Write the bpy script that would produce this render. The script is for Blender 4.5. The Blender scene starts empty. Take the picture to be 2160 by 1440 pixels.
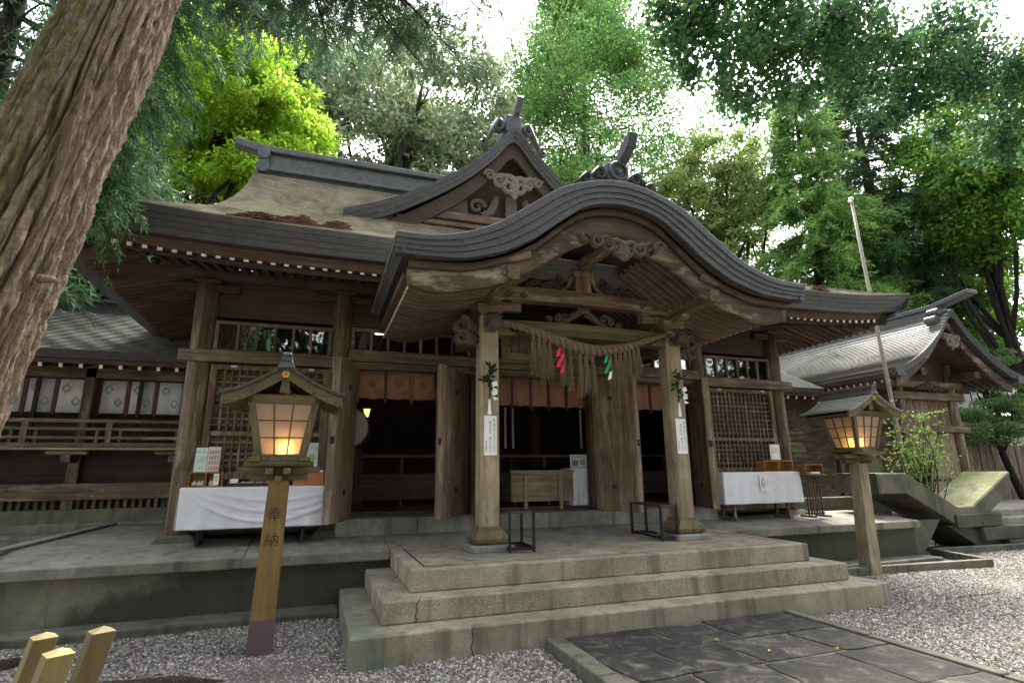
import bpy, bmesh, math, random
import numpy as np
from mathutils import Vector, Matrix
random.seed(7)
RNG = np.random.default_rng(11)
scene = bpy.context.scene
COL = scene.collection

# ------------------------------------------------------------------ camera
PITCH, YAW, ROLL = 0.23691, 0.33843, -0.01109
def camera_axes():
    cp, sp, cy, sy, cr, sr = (math.cos(PITCH), math.sin(PITCH), math.cos(YAW), math.sin(YAW), math.cos(ROLL), math.sin(ROLL))
    fwd = Vector((sy * cp, cy * cp, sp)); right = Vector((cy, -sy, 0)); up = right.cross(fwd)
    return right * cr + up * sr, up * cr - right * sr, fwd
_r, _u, _f = camera_axes()
cam_data = bpy.data.cameras.new('camera')
cam_data.sensor_width = 36.0; cam_data.lens = 1145.373 / 2160 * 36
cam_data.clip_start = 0.05; cam_data.clip_end = 600
cam = bpy.data.objects.new('camera', cam_data); COL.objects.link(cam)
cam.matrix_world = Matrix(((_r.x, _u.x, -_f.x, 0), (_r.y, _u.y, -_f.y, 0), (_r.z, _u.z, -_f.z, 1.55), (0, 0, 0, 1)))
scene.camera = cam

# ------------------------------------------------------------------ sky, sun, exposure
SUN_EL, SUN_AZ = math.radians(56), math.radians(38)      # azimuth measured from +Y towards +X (behind the hall, to the right)
world = bpy.data.worlds.new('World'); scene.world = world; world.use_nodes = True
wn = world.node_tree.nodes; wl = world.node_tree.links; wn.clear()
sky = wn.new('ShaderNodeTexSky'); sky.sky_type = 'NISHITA'; sky.sun_disc = False
sky.sun_elevation = SUN_EL; sky.sun_rotation = SUN_AZ; sky.air_density = 1.0; sky.dust_density = 2.5; sky.ozone_density = 0.6
hsv = wn.new('ShaderNodeHueSaturation'); hsv.inputs['Saturation'].default_value = 0.30
bg = wn.new('ShaderNodeBackground'); bg.inputs['Strength'].default_value = 0.12
wo = wn.new('ShaderNodeOutputWorld')
wl.new(sky.outputs[0], hsv.inputs['Color']); wl.new(hsv.outputs[0], bg.inputs[0]); wl.new(bg.outputs[0], wo.inputs[0])
sun_data = bpy.data.lights.new('sun', 'SUN'); sun_data.energy = 3.0; sun_data.angle = math.radians(28); sun_data.color = (1.0, 0.95, 0.86)
sun = bpy.data.objects.new('sun', sun_data); COL.objects.link(sun)
_sd = Vector((math.sin(SUN_AZ) * math.cos(SUN_EL), math.cos(SUN_AZ) * math.cos(SUN_EL), math.sin(SUN_EL)))
sun.rotation_euler = _sd.to_track_quat('Z', 'Y').to_euler(); sun.location = (0, 0, 60)
vs = scene.view_settings
vs.view_transform = 'Standard'; vs.look = 'None'; vs.gamma = 1.0; vs.use_curve_mapping = False
vs.exposure = 3.4
scene.render.film_transparent = False
scene.cycles.max_bounces = 8; scene.cycles.diffuse_bounces = 4; scene.cycles.transparent_max_bounces = 8
scene.cycles.sample_clamp_indirect = 6.0

# ------------------------------------------------------------------ materials
MATS = {}
def new_mat(name):
    m = bpy.data.materials.new(name); m.use_nodes = True
    n = m.node_tree.nodes; n.clear()
    out = n.new('ShaderNodeOutputMaterial'); b = n.new('ShaderNodeBsdfPrincipled')
    m.node_tree.links.new(b.outputs[0], out.inputs[0])
    MATS[name] = m
    return m, n, m.node_tree.links, b, out
def c4(c): return (c[0], c[1], c[2], 1.0)
def noise(n, l, vec, scale, detail=5, rough=0.6, dist=0.0):
    t = n.new('ShaderNodeTexNoise'); t.inputs['Scale'].default_value = scale; t.inputs['Detail'].default_value = detail
    t.inputs['Roughness'].default_value = rough; t.inputs['Distortion'].default_value = dist
    if vec is not None: l.new(vec, t.inputs['Vector'])
    return t.outputs['Fac']
def ramp(n, l, fac, stops):
    r = n.new('ShaderNodeValToRGB'); e = r.color_ramp.elements
    while len(e) > 2: e.remove(e[-1])
    while len(e) < len(stops): e.new(0.5)
    for el, (p, c) in zip(e, stops):
        el.position = p; el.color = c4(c) if hasattr(c, '__len__') else (c, c, c, 1)
    l.new(fac, r.inputs[0]); return r.outputs[0]
def mixc(n, l, fac, a, b, mode='MIX'):
    m = n.new('ShaderNodeMix'); m.data_type = 'RGBA'; m.blend_type = mode
    for sock, val in ((m.inputs['Factor'], fac), (m.inputs['A'], a), (m.inputs['B'], b)):
        pass
    def put(sock, val):
        if hasattr(val, 'is_output') or isinstance(val, bpy.types.NodeSocket): l.new(val, sock)
        elif hasattr(val, '__len__'): sock.default_value = c4(val)
        else: sock.default_value = val
    put(m.inputs[0], fac); put(m.inputs[6], a); put(m.inputs[7], b)
    return m.outputs[2]
def math_node(n, l, op, a, b=0.0, clamp=False):
    m = n.new('ShaderNodeMath'); m.operation = op; m.use_clamp = clamp
    for s, v in ((m.inputs[0], a), (m.inputs[1], b)):
        if isinstance(v, bpy.types.NodeSocket): l.new(v, s)
        else: s.default_value = v
    return m.outputs[0]
def coords(n, l, scale=(1, 1, 1), per_object=True):
    tc = n.new('ShaderNodeTexCoord'); mp = n.new('ShaderNodeMapping'); mp.inputs['Scale'].default_value = scale
    src = tc.outputs['Object']
    if per_object:
        oi = n.new('ShaderNodeObjectInfo'); va = n.new('ShaderNodeVectorMath'); va.operation = 'ADD'
        vm = n.new('ShaderNodeVectorMath'); vm.operation = 'SCALE'; vm.inputs['Scale'].default_value = 37.0
        cb = n.new('ShaderNodeCombineXYZ'); l.new(oi.outputs['Random'], cb.inputs[0]); l.new(oi.outputs['Random'], cb.inputs[1]); l.new(oi.outputs['Random'], cb.inputs[2])
        l.new(cb.outputs[0], vm.inputs[0]); l.new(src, va.inputs[0]); l.new(vm.outputs[0], va.inputs[1]); src = va.outputs[0]
    l.new(src, mp.inputs[0])
    return mp.outputs[0], src
def vary(n, l, color, lo=0.85, hi=1.15):
    oi = n.new('ShaderNodeObjectInfo'); mr = n.new('ShaderNodeMapRange')
    mr.inputs['To Min'].default_value = lo; mr.inputs['To Max'].default_value = hi
    l.new(oi.outputs['Random'], mr.inputs[0])
    h = n.new('ShaderNodeHueSaturation'); l.new(color, h.inputs['Color']); l.new(mr.outputs[0], h.inputs['Value'])
    return h.outputs[0]
def bump(n, l, b, height, strength=0.4, dist=0.01):
    bp = n.new('ShaderNodeBump'); bp.inputs['Strength'].default_value = strength; bp.inputs['Distance'].default_value = dist
    l.new(height, bp.inputs['Height']); l.new(bp.outputs[0], b.inputs['Normal'])

def wood(name, dark, light, axis='z', moss=0.0, pale=0.0, rough=0.75, fine=22.0, spec=0.3):
    m, n, l, b, o = new_mat(name)
    s = [fine, fine, fine]; s['xyz'.index(axis)] = 0.9
    vec, src = coords(n, l, s)
    g = noise(n, l, vec, 1.0, 7, 0.62, 0.35)
    col = ramp(n, l, g, [(0.28, dark), (0.72, light)])
    blot = noise(n, l, src, 2.2, 4, 0.6)
    col = mixc(n, l, ramp(n, l, blot, [(0.35, 0.0), (0.7, 0.55)]), col, [c * 0.55 for c in dark])
    if pale > 0:
        s2 = [fine * .35] * 3; s2['xyz'.index(axis)] = 1.4
        v2, _ = coords(n, l, s2)
        p = noise(n, l, v2, 1.0, 6, 0.7)
        col = mixc(n, l, ramp(n, l, p, [(0.52, 0.0), (0.62, pale)]), col, (0.42, 0.36, 0.27))
    if moss > 0:
        mo = noise(n, l, src, 3.3, 6, 0.7)
        col = mixc(n, l, ramp(n, l, mo, [(0.45, 0.0), (0.68, moss)]), col, (0.10, 0.105, 0.035))
    col = vary(n, l, col, 0.82, 1.18)
    l.new(col, b.inputs['Base Color']); b.inputs['Roughness'].default_value = rough; b.inputs['Specular IOR Level'].default_value = spec
    bump(n, l, b, g, 0.5, 0.006)
    return m
def concrete(name, base, dark, moss=0.3, mossc=(0.07, 0.09, 0.04), grain=0.5, stain=None, rough=0.85, scol=(0.035, 0.036, 0.024), samt=0.86):
    m, n, l, b, o = new_mat(name)
    vec, src = coords(n, l, (1, 1, 1), False)
    sp = noise(n, l, vec, 75.0, 4, 0.75); big = noise(n, l, vec, 1.7, 6, 0.62, 0.4); mid = noise(n, l, vec, 9.0, 5, 0.65)
    col = ramp(n, l, big, [(0.3, dark), (0.68, base)])
    col = mixc(n, l, ramp(n, l, mid, [(0.4, 0.0), (0.75, 0.35)]), col, [c * 0.6 for c in dark])
    col = mixc(n, l, ramp(n, l, sp, [(0.35, 0.5 * grain), (0.5, 0.0)]), col, [c * 0.35 for c in dark])
    col = mixc(n, l, ramp(n, l, sp, [(0.56, 0.0), (0.7, 0.6 * grain)]), col, [min(1, c * 1.8) for c in base])
    mo = noise(n, l, vec, 1.1, 7, 0.66, 0.8)
    col = mixc(n, l, ramp(n, l, mo, [(0.5, 0.0), (0.66, moss)]), col, mossc)
    # vertical water runs
    v2, _ = coords(n, l, (5.5, 5.5, 0.35), False)
    st = noise(n, l, v2, 1.0, 5, 0.6)
    col = mixc(n, l, ramp(n, l, st, [(0.52, 0.0), (0.66, 0.6)]), col, [c * 0.45 for c in dark])
    if stain is not None:
        sx = n.new('ShaderNodeSeparateXYZ'); l.new(src, sx.inputs[0])
        a, bz, c0 = stain
        lin = math_node(n, l, 'ADD', math_node(n, l, 'MULTIPLY', sx.outputs[0], a), math_node(n, l, 'MULTIPLY', sx.outputs[2], bz))
        lin = math_node(n, l, 'ADD', lin, math_node(n, l, 'MULTIPLY', noise(n, l, vec, 1.6, 6, 0.6), 1.1))
        lin = math_node(n, l, 'ADD', lin, c0)
        col = mixc(n, l, ramp(n, l, lin, [(0.45, 0.0), (0.62, samt)]), col, scol)
    l.new(col, b.inputs['Base Color']); b.inputs['Roughness'].default_value = rough; b.inputs['Specular IOR Level'].default_value = 0.25
    h = math_node(n, l, 'ADD', sp, math_node(n, l, 'MULTIPLY', mid, 1.5))
    bump(n, l, b, h, 0.45, 0.004)
    return m
def plain(name, col, rough=0.6, var=0.1, spec=0.4, metal=0.0, nscale=30.0, bmp=0.15):
    m, n, l, b, o = new_mat(name)
    vec, src = coords(n, l)
    g = noise(n, l, vec, nscale, 5, 0.6)
    cc = ramp(n, l, g, [(0.3, [c * (1 - var) for c in col]), (0.7, [min(1, c * (1 + var)) for c in col])])
    cc = vary(n, l, cc, 0.92, 1.08)
    l.new(cc, b.inputs['Base Color']); b.inputs['Roughness'].default_value = rough
    b.inputs['Specular IOR Level'].default_value = spec; b.inputs['Metallic'].default_value = metal
    if bmp: bump(n, l, b, g, bmp, 0.004)
    return m
def leafmat(name, cols, trans=0.4, rough=0.55):
    m, n, l, b, o = new_mat(name)
    g = n.new('ShaderNodeNewGeometry')
    col = ramp(n, l, g.outputs['Random Per Island'], [(i / max(1, len(cols) - 1), c) for i, c in enumerate(cols)])
    tc = n.new('ShaderNodeTexCoord')
    big = noise(n, l, tc.outputs['Object'], 0.55, 4, 0.6)
    h = n.new('ShaderNodeHueSaturation'); mr = n.new('ShaderNodeMapRange'); mr.inputs['From Min'].default_value = 0.3; mr.inputs['From Max'].default_value = 0.7; mr.inputs['To Min'].default_value = 0.6; mr.inputs['To Max'].default_value = 1.4
    l.new(big, mr.inputs[0]); l.new(col, h.inputs['Color']); l.new(mr.outputs[0], h.inputs['Value'])
    l.new(h.outputs[0], b.inputs['Base Color']); b.inputs['Roughness'].default_value = rough; b.inputs['Specular IOR Level'].default_value = 0.12
    t = n.new('ShaderNodeBsdfTranslucent'); l.new(h.outputs[0], t.inputs[0])
    mx = n.new('ShaderNodeMixShader'); mx.inputs[0].default_value = trans
    l.new(b.outputs[0], mx.inputs[1]); l.new(t.outputs[0], mx.inputs[2]); l.new(mx.outputs[0], o.inputs[0])
    return m
def emit(name, col, strength):
    m, n, l, b, o = new_mat(name)
    b.inputs['Base Color'].default_value = c4(col); b.inputs['Emission Color'].default_value = c4(col); b.inputs['Emission Strength'].default_value = strength
    return m

W1d, W1l = (0.048, 0.032, 0.021), (0.26, 0.182, 0.117)
for ax in 'xyz':
    wood('weathered_wood_' + ax, W1d, W1l, ax, moss=0.12, pale=0.40)
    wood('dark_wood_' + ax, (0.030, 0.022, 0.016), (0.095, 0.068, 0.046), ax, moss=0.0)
    wood('pale_wood_' + ax, (0.16, 0.125, 0.075), (0.46, 0.37, 0.235), ax, moss=0.35, pale=0.5)
    wood('red_wood_' + ax, (0.052, 0.033, 0.023), (0.15, 0.098, 0.066), ax, moss=0.0)
    wood('mossy_wood_' + ax, (0.060, 0.045, 0.024), (0.21, 0.165, 0.088), ax, moss=0.75)
    wood('yellow_wood_' + ax, (0.12, 0.070, 0.020), (0.25, 0.158, 0.048), ax, moss=0.15, rough=0.6)
    wood('olive_wood_' + ax, (0.068, 0.050, 0.017), (0.150, 0.114, 0.042), ax, moss=0.35)
    wood('honey_wood_' + ax, (0.27, 0.135, 0.04), (0.44, 0.24, 0.075), ax, moss=0.0, rough=0.45, fine=30)
wood('rafter_wood', (0.072, 0.050, 0.036), (0.21, 0.152, 0.108), 'x', rough=0.7)
for ax in 'z': wood('door_wood_' + ax, (0.10, 0.068, 0.043), (0.36, 0.265, 0.175), ax, moss=0.08, pale=0.55)
wood('orange_wood', (0.30, 0.12, 0.04), (0.50, 0.22, 0.08), 'x', rough=0.45, fine=35)
wood('barge_wood', (0.050, 0.037, 0.027), (0.15, 0.112, 0.080), 'x', pale=0.6, fine=12)
concrete('step_concrete', (0.37, 0.325, 0.245), (0.18, 0.152, 0.108), moss=0.45, mossc=(0.11, 0.115, 0.07), grain=1.0, stain=(-.55, -.30, .40), scol=(0.075, 0.12, 0.085), samt=.5)
concrete('deck_concrete', (0.29, 0.27, 0.225), (0.155, 0.142, 0.115), moss=0.25, mossc=(0.10, 0.095, 0.06), grain=0.4)
concrete('lip_concrete', (0.25, 0.24, 0.19), (0.12, 0.118, 0.085), moss=0.5, grain=0.5)
concrete('wall_concrete', (0.22, 0.205, 0.145), (0.12, 0.115, 0.08), moss=0.35, mossc=(0.05, 0.062, 0.025), grain=0.25, stain=(0.42, -0.9, 1.04))
concrete('old_concrete', (0.155, 0.15, 0.112), (0.055, 0.054, 0.038), moss=0.45, grain=0.3)
concrete('shaded_concrete', (0.085, 0.082, 0.064), (0.035, 0.034, 0.026), moss=0.4, grain=0.3)  # old concrete darkened, the shade on the stair flight put into its colour
concrete('moss_top', (0.26, 0.26, 0.17), (0.14, 0.15, 0.06), moss=0.95, mossc=(0.17, 0.19, 0.02), grain=0.3)
concrete('sill_stone', (0.33, 0.32, 0.28), (0.15, 0.145, 0.12), moss=0.35, mossc=(0.10, 0.10, 0.07), grain=0.9)
concrete('mortar', (0.16, 0.145, 0.105), (0.075, 0.07, 0.05), moss=0.2, grain=0.4)
concrete('plaster_white', (0.62, 0.62, 0.60), (0.5, 0.5, 0.48), moss=0.1, grain=0.1)
def flag_mat():
    m, n, l, b, o = new_mat('flagstone')
    vec, src = coords(n, l)
    a = noise(n, l, vec, 4.5, 9, 0.74, 0.9); f = noise(n, l, vec, 60, 4, 0.7)
    col = ramp(n, l, a, [(0.36, (0.017, 0.016, 0.013)), (0.52, (0.038, 0.035, 0.028)), (0.59, (0.085, 0.078, 0.060)), (0.68, (0.18, 0.165, 0.13))])
    col = mixc(n, l, ramp(n, l, f, [(0.4, 0.4), (0.6, 0.0)]), col, (0.02, 0.02, 0.018))
    col = vary(n, l, col, 0.7, 1.3)
    l.new(col, b.inputs['Base Color']); b.inputs['Roughness'].default_value = 0.78; b.inputs['Specular IOR Level'].default_value = 0.22
    bump(n, l, b, math_node(n, l, 'ADD', a, f), 0.6, 0.012)
flag_mat()
def roof_mat(name, c1, c2, lichen, amt, rough=0.42):
    m, n, l, b, o = new_mat(name)
    vec, src = coords(n, l, (14, 14, 14), False)
    tile = noise(n, l, vec, 1.0, 3, 0.6); big = noise(n, l, src, 0.55, 6, 0.65, 0.6); fine = noise(n, l, src, 60, 3, 0.6)
    col = ramp(n, l, tile, [(0.3, c1), (0.7, c2)])
    col = mixc(n, l, ramp(n, l, big, [(0.42, 0.0), (0.66, amt)]), col, lichen)
    v3, _ = coords(n, l, (1.6, .5, .5), False); stk = noise(n, l, v3, 1.0, 6, 0.66, 0.8)
    col = mixc(n, l, ramp(n, l, stk, [(0.47, 0.0), (0.66, 0.6)]), col, [c * 0.42 for c in c1])
    col = mixc(n, l, ramp(n, l, stk, [(0.30, 0.45), (0.42, 0.0)]), col, [min(1, c * 1.35) for c in c2])
    col = mixc(n, l, ramp(n, l, fine, [(0.3, 0.5), (0.5, 0.0)]), col, [c * 0.4 for c in c1])
    l.new(col, b.inputs['Base Color'])
    l.new(ramp(n, l, big, [(0.35, rough - 0.1), (0.7, min(1, rough + 0.3))]), b.inputs['Roughness'])
    b.inputs['Specular IOR Level'].default_value = 0.5
    bump(n, l, b, math_node(n, l, 'ADD', tile, fine), 0.3, 0.004)
roof_mat('shingle_roof', (0.33, 0.315, 0.27), (0.46, 0.44, 0.385), (0.30, 0.285, 0.15), 0.34, 0.28)
roof_mat('grey_roof', (0.20, 0.20, 0.185), (0.29, 0.288, 0.265), (0.27, 0.265, 0.16), 0.3, 0.36)
roof_mat('dark_roof', (0.040, 0.037, 0.034), (0.095, 0.088, 0.080), (0.07, 0.07, 0.05), 0.3, 0.55)
plain('dark_copper', (0.052, 0.056, 0.055), 0.5, 0.35, 0.5, 0.2, 8.0)
plain('shingle_dark', (0.058, 0.060, 0.061), 0.55, 0.3, 0.4, 0.0, 12.0)
plain('ornament_tile', (0.050, 0.053, 0.058), 0.5, 0.3, 0.5)
plain('white_paint', (0.74, 0.73, 0.69), 0.6, 0.06)
plain('white_cloth', (0.66, 0.67, 0.71), 0.45, 0.03, 0.4, 0, 6.0, 0.0)
plain('curtain_white', (0.70, 0.70, 0.68), 0.8, 0.04, 0.2, 0, 8.0, 0.0)
plain('paper', (0.80, 0.79, 0.75), 0.7, 0.03, 0.2, 0, 10, 0.0)
plain('poster_green', (0.58, 0.70, 0.62), 0.6, 0.05, 0.2, 0, 10, 0)
plain('poster_leaf', (0.28, 0.42, 0.14), 0.6, 0.05, 0.2, 0, 10, 0)
plain('poster_pink', (0.72, 0.58, 0.48), 0.6, 0.05, 0.2, 0, 10, 0)
plain('ink', (0.025, 0.023, 0.022), 0.7, 0.1, 0.2, 0, 10, 0)
plain('grey_ink', (0.18, 0.18, 0.17), 0.7, 0.1, 0.2, 0, 10, 0)
plain('crest_ink', (0.30, 0.33, 0.31), 0.8, 0.1, 0.2, 0, 10, 0)
plain('carved_ink', (0.045, 0.030, 0.012), 0.8, 0.1)
plain('purple_ribbon', (0.16, 0.07, 0.085), 0.8, 0.1)
plain('orange_cloth', (0.27, 0.140, 0.088), 0.85, 0.08, 0.15, 0, 9.0, 0.1)
plain('orange_crest', (0.20, 0.085, 0.048), 0.85, 0.08, 0.15, 0, 9.0, 0.0)
plain('dark_ribbon', (0.06, 0.035, 0.03), 0.85, 0.1)
plain('red_paper', (0.85, 0.012, 0.075), 0.6, 0.04)
plain('green_paper', (0.01, 0.30, 0.16), 0.6, 0.04)
plain('black_iron', (0.014, 0.013, 0.013), 0.6, 0.2, 0.3)
plain('rust_iron', (0.07, 0.035, 0.028), 0.6, 0.3, 0.4)
plain('purple_paint', (0.10, 0.060, 0.065), 0.6, 0.12)
plain('metal_grey', (0.45, 0.45, 0.45), 0.4, 0.1, 0.5, 0.6)
plain('camera_white', (0.60, 0.59, 0.55), 0.5, 0.1)
plain('brass', (0.42, 0.26, 0.07), 0.4, 0.3, 0.5, 0.7)
plain('drum_skin', (0.50, 0.46, 0.38), 0.7, 0.1)
plain('needle_litter', (0.085, 0.045, 0.026), 0.9, 0.5)
plain('red_tin', (0.42, 0.10, 0.09), 0.5, 0.1)
plain('bamboo_grey', (0.20, 0.185, 0.14), 0.6, 0.25, 0.4, 0, 6.0)
plain('figurine_white', (0.74, 0.70, 0.62), 0.5, 0.06)
plain('figurine_red', (0.55, 0.10, 0.05), 0.5, 0.1)
plain('pale_carving', (0.155, 0.14, 0.118), 0.8, 0.35)
plain('grey_carving', (0.095, 0.080, 0.062), 0.8, 0.35)
plain('dark_carving', (0.070, 0.052, 0.036), 0.8, 0.3)
def rope_mat():
    m, n, l, b, o = new_mat('straw_rope')
    vec, src = coords(n, l)
    f = noise(n, l, vec, 90, 4, 0.7); col = ramp(n, l, f, [(0.3, (0.060, 0.041, 0.025)), (0.7, (0.25, 0.185, 0.115))])
    l.new(col, b.inputs['Base Color']); b.inputs['Roughness'].default_value = 0.9; bump(n, l, b, f, 0.8, 0.008)
rope_mat()
def glass_mat():
    m, n, l, b, o = new_mat('window_glass')
    tr = n.new('ShaderNodeBsdfTransparent'); tr.inputs[0].default_value = (0.72, 0.74, 0.72, 1)
    gl = n.new('ShaderNodeBsdfGlossy'); gl.inputs['Roughness'].default_value = 0.02
    fr = n.new('ShaderNodeFresnel'); fr.inputs[0].default_value = 1.55
    mx = n.new('ShaderNodeMixShader'); f2 = math_node(n, l, 'MULTIPLY_ADD', fr.outputs[0], 1.6)
    f2.node.inputs[2].default_value = 0.05
    l.new(f2, mx.inputs[0]); l.new(tr.outputs[0], mx.inputs[1]); l.new(gl.outputs[0], mx.inputs[2]); l.new(mx.outputs[0], o.inputs[0])
glass_mat()
def pane_mat():
    m, n, l, b, o = new_mat('paper_pane')
    b.inputs['Base Color'].default_value = (0.46, 0.38, 0.29, 1); b.inputs['Roughness'].default_value = 0.5
    t = n.new('ShaderNodeBsdfTranslucent'); t.inputs[0].default_value = (0.60, 0.51, 0.38, 1)
    mx = n.new('ShaderNodeMixShader'); mx.inputs[0].default_value = 0.5
    l.new(b.outputs[0], mx.inputs[1]); l.new(t.outputs[0], mx.inputs[2]); l.new(mx.outputs[0], o.inputs[0])
pane_mat()
def ground_mat():
    m, n, l, b, o = new_mat('gravel_ground')
    vec, src = coords(n, l, (1, 1, 1), False)
    v = n.new('ShaderNodeTexVoronoi'); v.inputs['Scale'].default_value = 34; l.new(vec, v.inputs['Vector'])
    col = ramp(n, l, v.outputs['Color'], [(0.2, (0.10, 0.088, 0.075)), (0.5, (0.24, 0.22, 0.19)), (0.85, (0.42, 0.39, 0.35))])
    big = noise(n, l, vec, 0.9, 5, 0.6)
    col = mixc(n, l, ramp(n, l, big, [(0.5, 0.0), (0.64, 0.85)]), col, (0.055, 0.040, 0.028))
    col = mixc(n, l, ramp(n, l, v.outputs['Distance'], [(0.0, 0.0), (0.55, 0.8)]), col, (0.05, 0.042, 0.034))
    l.new(col, b.inputs['Base Color']); b.inputs['Roughness'].default_value = 0.9
    inv = math_node(n, l, 'SUBTRACT', 1.0, v.outputs['Distance']); bump(n, l, b, inv, 0.7, 0.02)
ground_mat()
def pebble_mat():
    m, n, l, b, o = new_mat('pebble')
    oi = n.new('ShaderNodeObjectInfo')
    col = ramp(n, l, oi.outputs['Random'], [(0.0, (0.062, 0.050, 0.040)), (0.35, (0.14, 0.122, 0.101)), (0.7, (0.25, 0.226, 0.193)), (0.92, (0.39, 0.365, 0.32)), (1.0, (0.52, 0.50, 0.46))])
    l.new(col, b.inputs['Base Color']); b.inputs['Roughness'].default_value = 0.75
pebble_mat()
def bark_mat(name, c1, c2, moss=0.5):
    m, n, l, b, o = new_mat(name)
    vec, src = coords(n, l, (20, 20, 1.7), False)
    g = noise(n, l, vec, 1.0, 9, 0.74, 1.1); f = noise(n, l, src, 38, 6, 0.75)
    col = ramp(n, l, g, [(0.28, c1), (0.5, [(a + bb) / 2 for a, bb in zip(c1, c2)]), (0.72, c2)])
    col = mixc(n, l, ramp(n, l, f, [(0.35, 0.45), (0.55, 0.0)]), col, [c * 0.4 for c in c1])
    if moss:
        sx = n.new('ShaderNodeSeparateXYZ'); l.new(src, sx.inputs[0])
        side = math_node(n, l, 'MULTIPLY', math_node(n, l, 'ADD', math_node(n, l, 'MULTIPLY', sx.outputs[0], 1.0), math_node(n, l, 'MULTIPLY', sx.outputs[2], -0.13)), -0.30)
        mo = math_node(n, l, 'ADD', noise(n, l, src, 9.0, 9, 0.78), math_node(n, l, 'ADD', side, -0.745))
        col = mixc(n, l, ramp(n, l, mo, [(0.47, 0.0), (0.58, moss)]), col, (0.115, 0.12, 0.028))
        li = noise(n, l, src, 7.0, 6, 0.7, 0.5)
        col = mixc(n, l, ramp(n, l, li, [(0.62, 0.0), (0.7, 0.55)]), col, (0.33, 0.32, 0.26))
    l.new(col, b.inputs['Base Color']); b.inputs['Roughness'].default_value = 0.9; b.inputs['Specular IOR Level'].default_value = 0.2
    bump(n, l, b, math_node(n, l, 'ADD', g, math_node(n, l, 'MULTIPLY', f, 0.6)), 1.0, 0.045)
bark_mat('cedar_bark', (0.062, 0.043, 0.031), (0.43, 0.325, 0.235), 0.9)
bark_mat('tree_bark', (0.035, 0.028, 0.022), (0.11, 0.09, 0.07), 0.0)
bark_mat('dark_bark', (0.016, 0.014, 0.012), (0.05, 0.042, 0.035), 0.0)
leafmat('leaf_maple', [(0.13, 0.27, 0.02), (0.20, 0.38, 0.025), (0.30, 0.46, 0.04), (0.46, 0.47, 0.06)], 0.6)
leafmat('leaf_cedar', [(0.045, 0.12, 0.035), (0.085, 0.19, 0.045), (0.14, 0.27, 0.06), (0.20, 0.33, 0.075)], 0.18)
leafmat('leaf_conifer', [(0.085, 0.165, 0.045), (0.15, 0.27, 0.065), (0.24, 0.38, 0.09)], 0.4)
leafmat('leaf_dark', [(0.030, 0.062, 0.036), (0.048, 0.09, 0.048), (0.075, 0.125, 0.056)], 0.35)
leafmat('leaf_bough', [(0.030, 0.070, 0.036), (0.050, 0.105, 0.046), (0.085, 0.15, 0.058)], 0.35)
leafmat('leaf_grey', [(0.10, 0.15, 0.07), (0.18, 0.24, 0.12), (0.28, 0.33, 0.19), (0.36, 0.38, 0.23)], 0.5)
leafmat('leaf_light', [(0.14, 0.20, 0.06), (0.24, 0.31, 0.10), (0.33, 0.40, 0.14)], 0.5)
leafmat('leaf_ginkgo', [(0.020, 0.060, 0.034), (0.030, 0.080, 0.038), (0.042, 0.105, 0.040), (0.055, 0.125, 0.042), (0.075, 0.15, 0.045), (0.11, 0.18, 0.045)], 0.35)
leafmat('leaf_olive', [(0.06, 0.13, 0.02), (0.10, 0.20, 0.03), (0.16, 0.27, 0.04)], 0.5)
leafmat('leaf_pine', [(0.05, 0.10, 0.035), (0.09, 0.16, 0.05), (0.15, 0.22, 0.085)], 0.3)
leafmat('leaf_shrub', [(0.08, 0.15, 0.03), (0.14, 0.22, 0.045), (0.22, 0.29, 0.075)], 0.4)
leafmat('leaf_sakaki', [(0.012, 0.028, 0.014), (0.02, 0.045, 0.02)], 0.1, 0.35)

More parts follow.
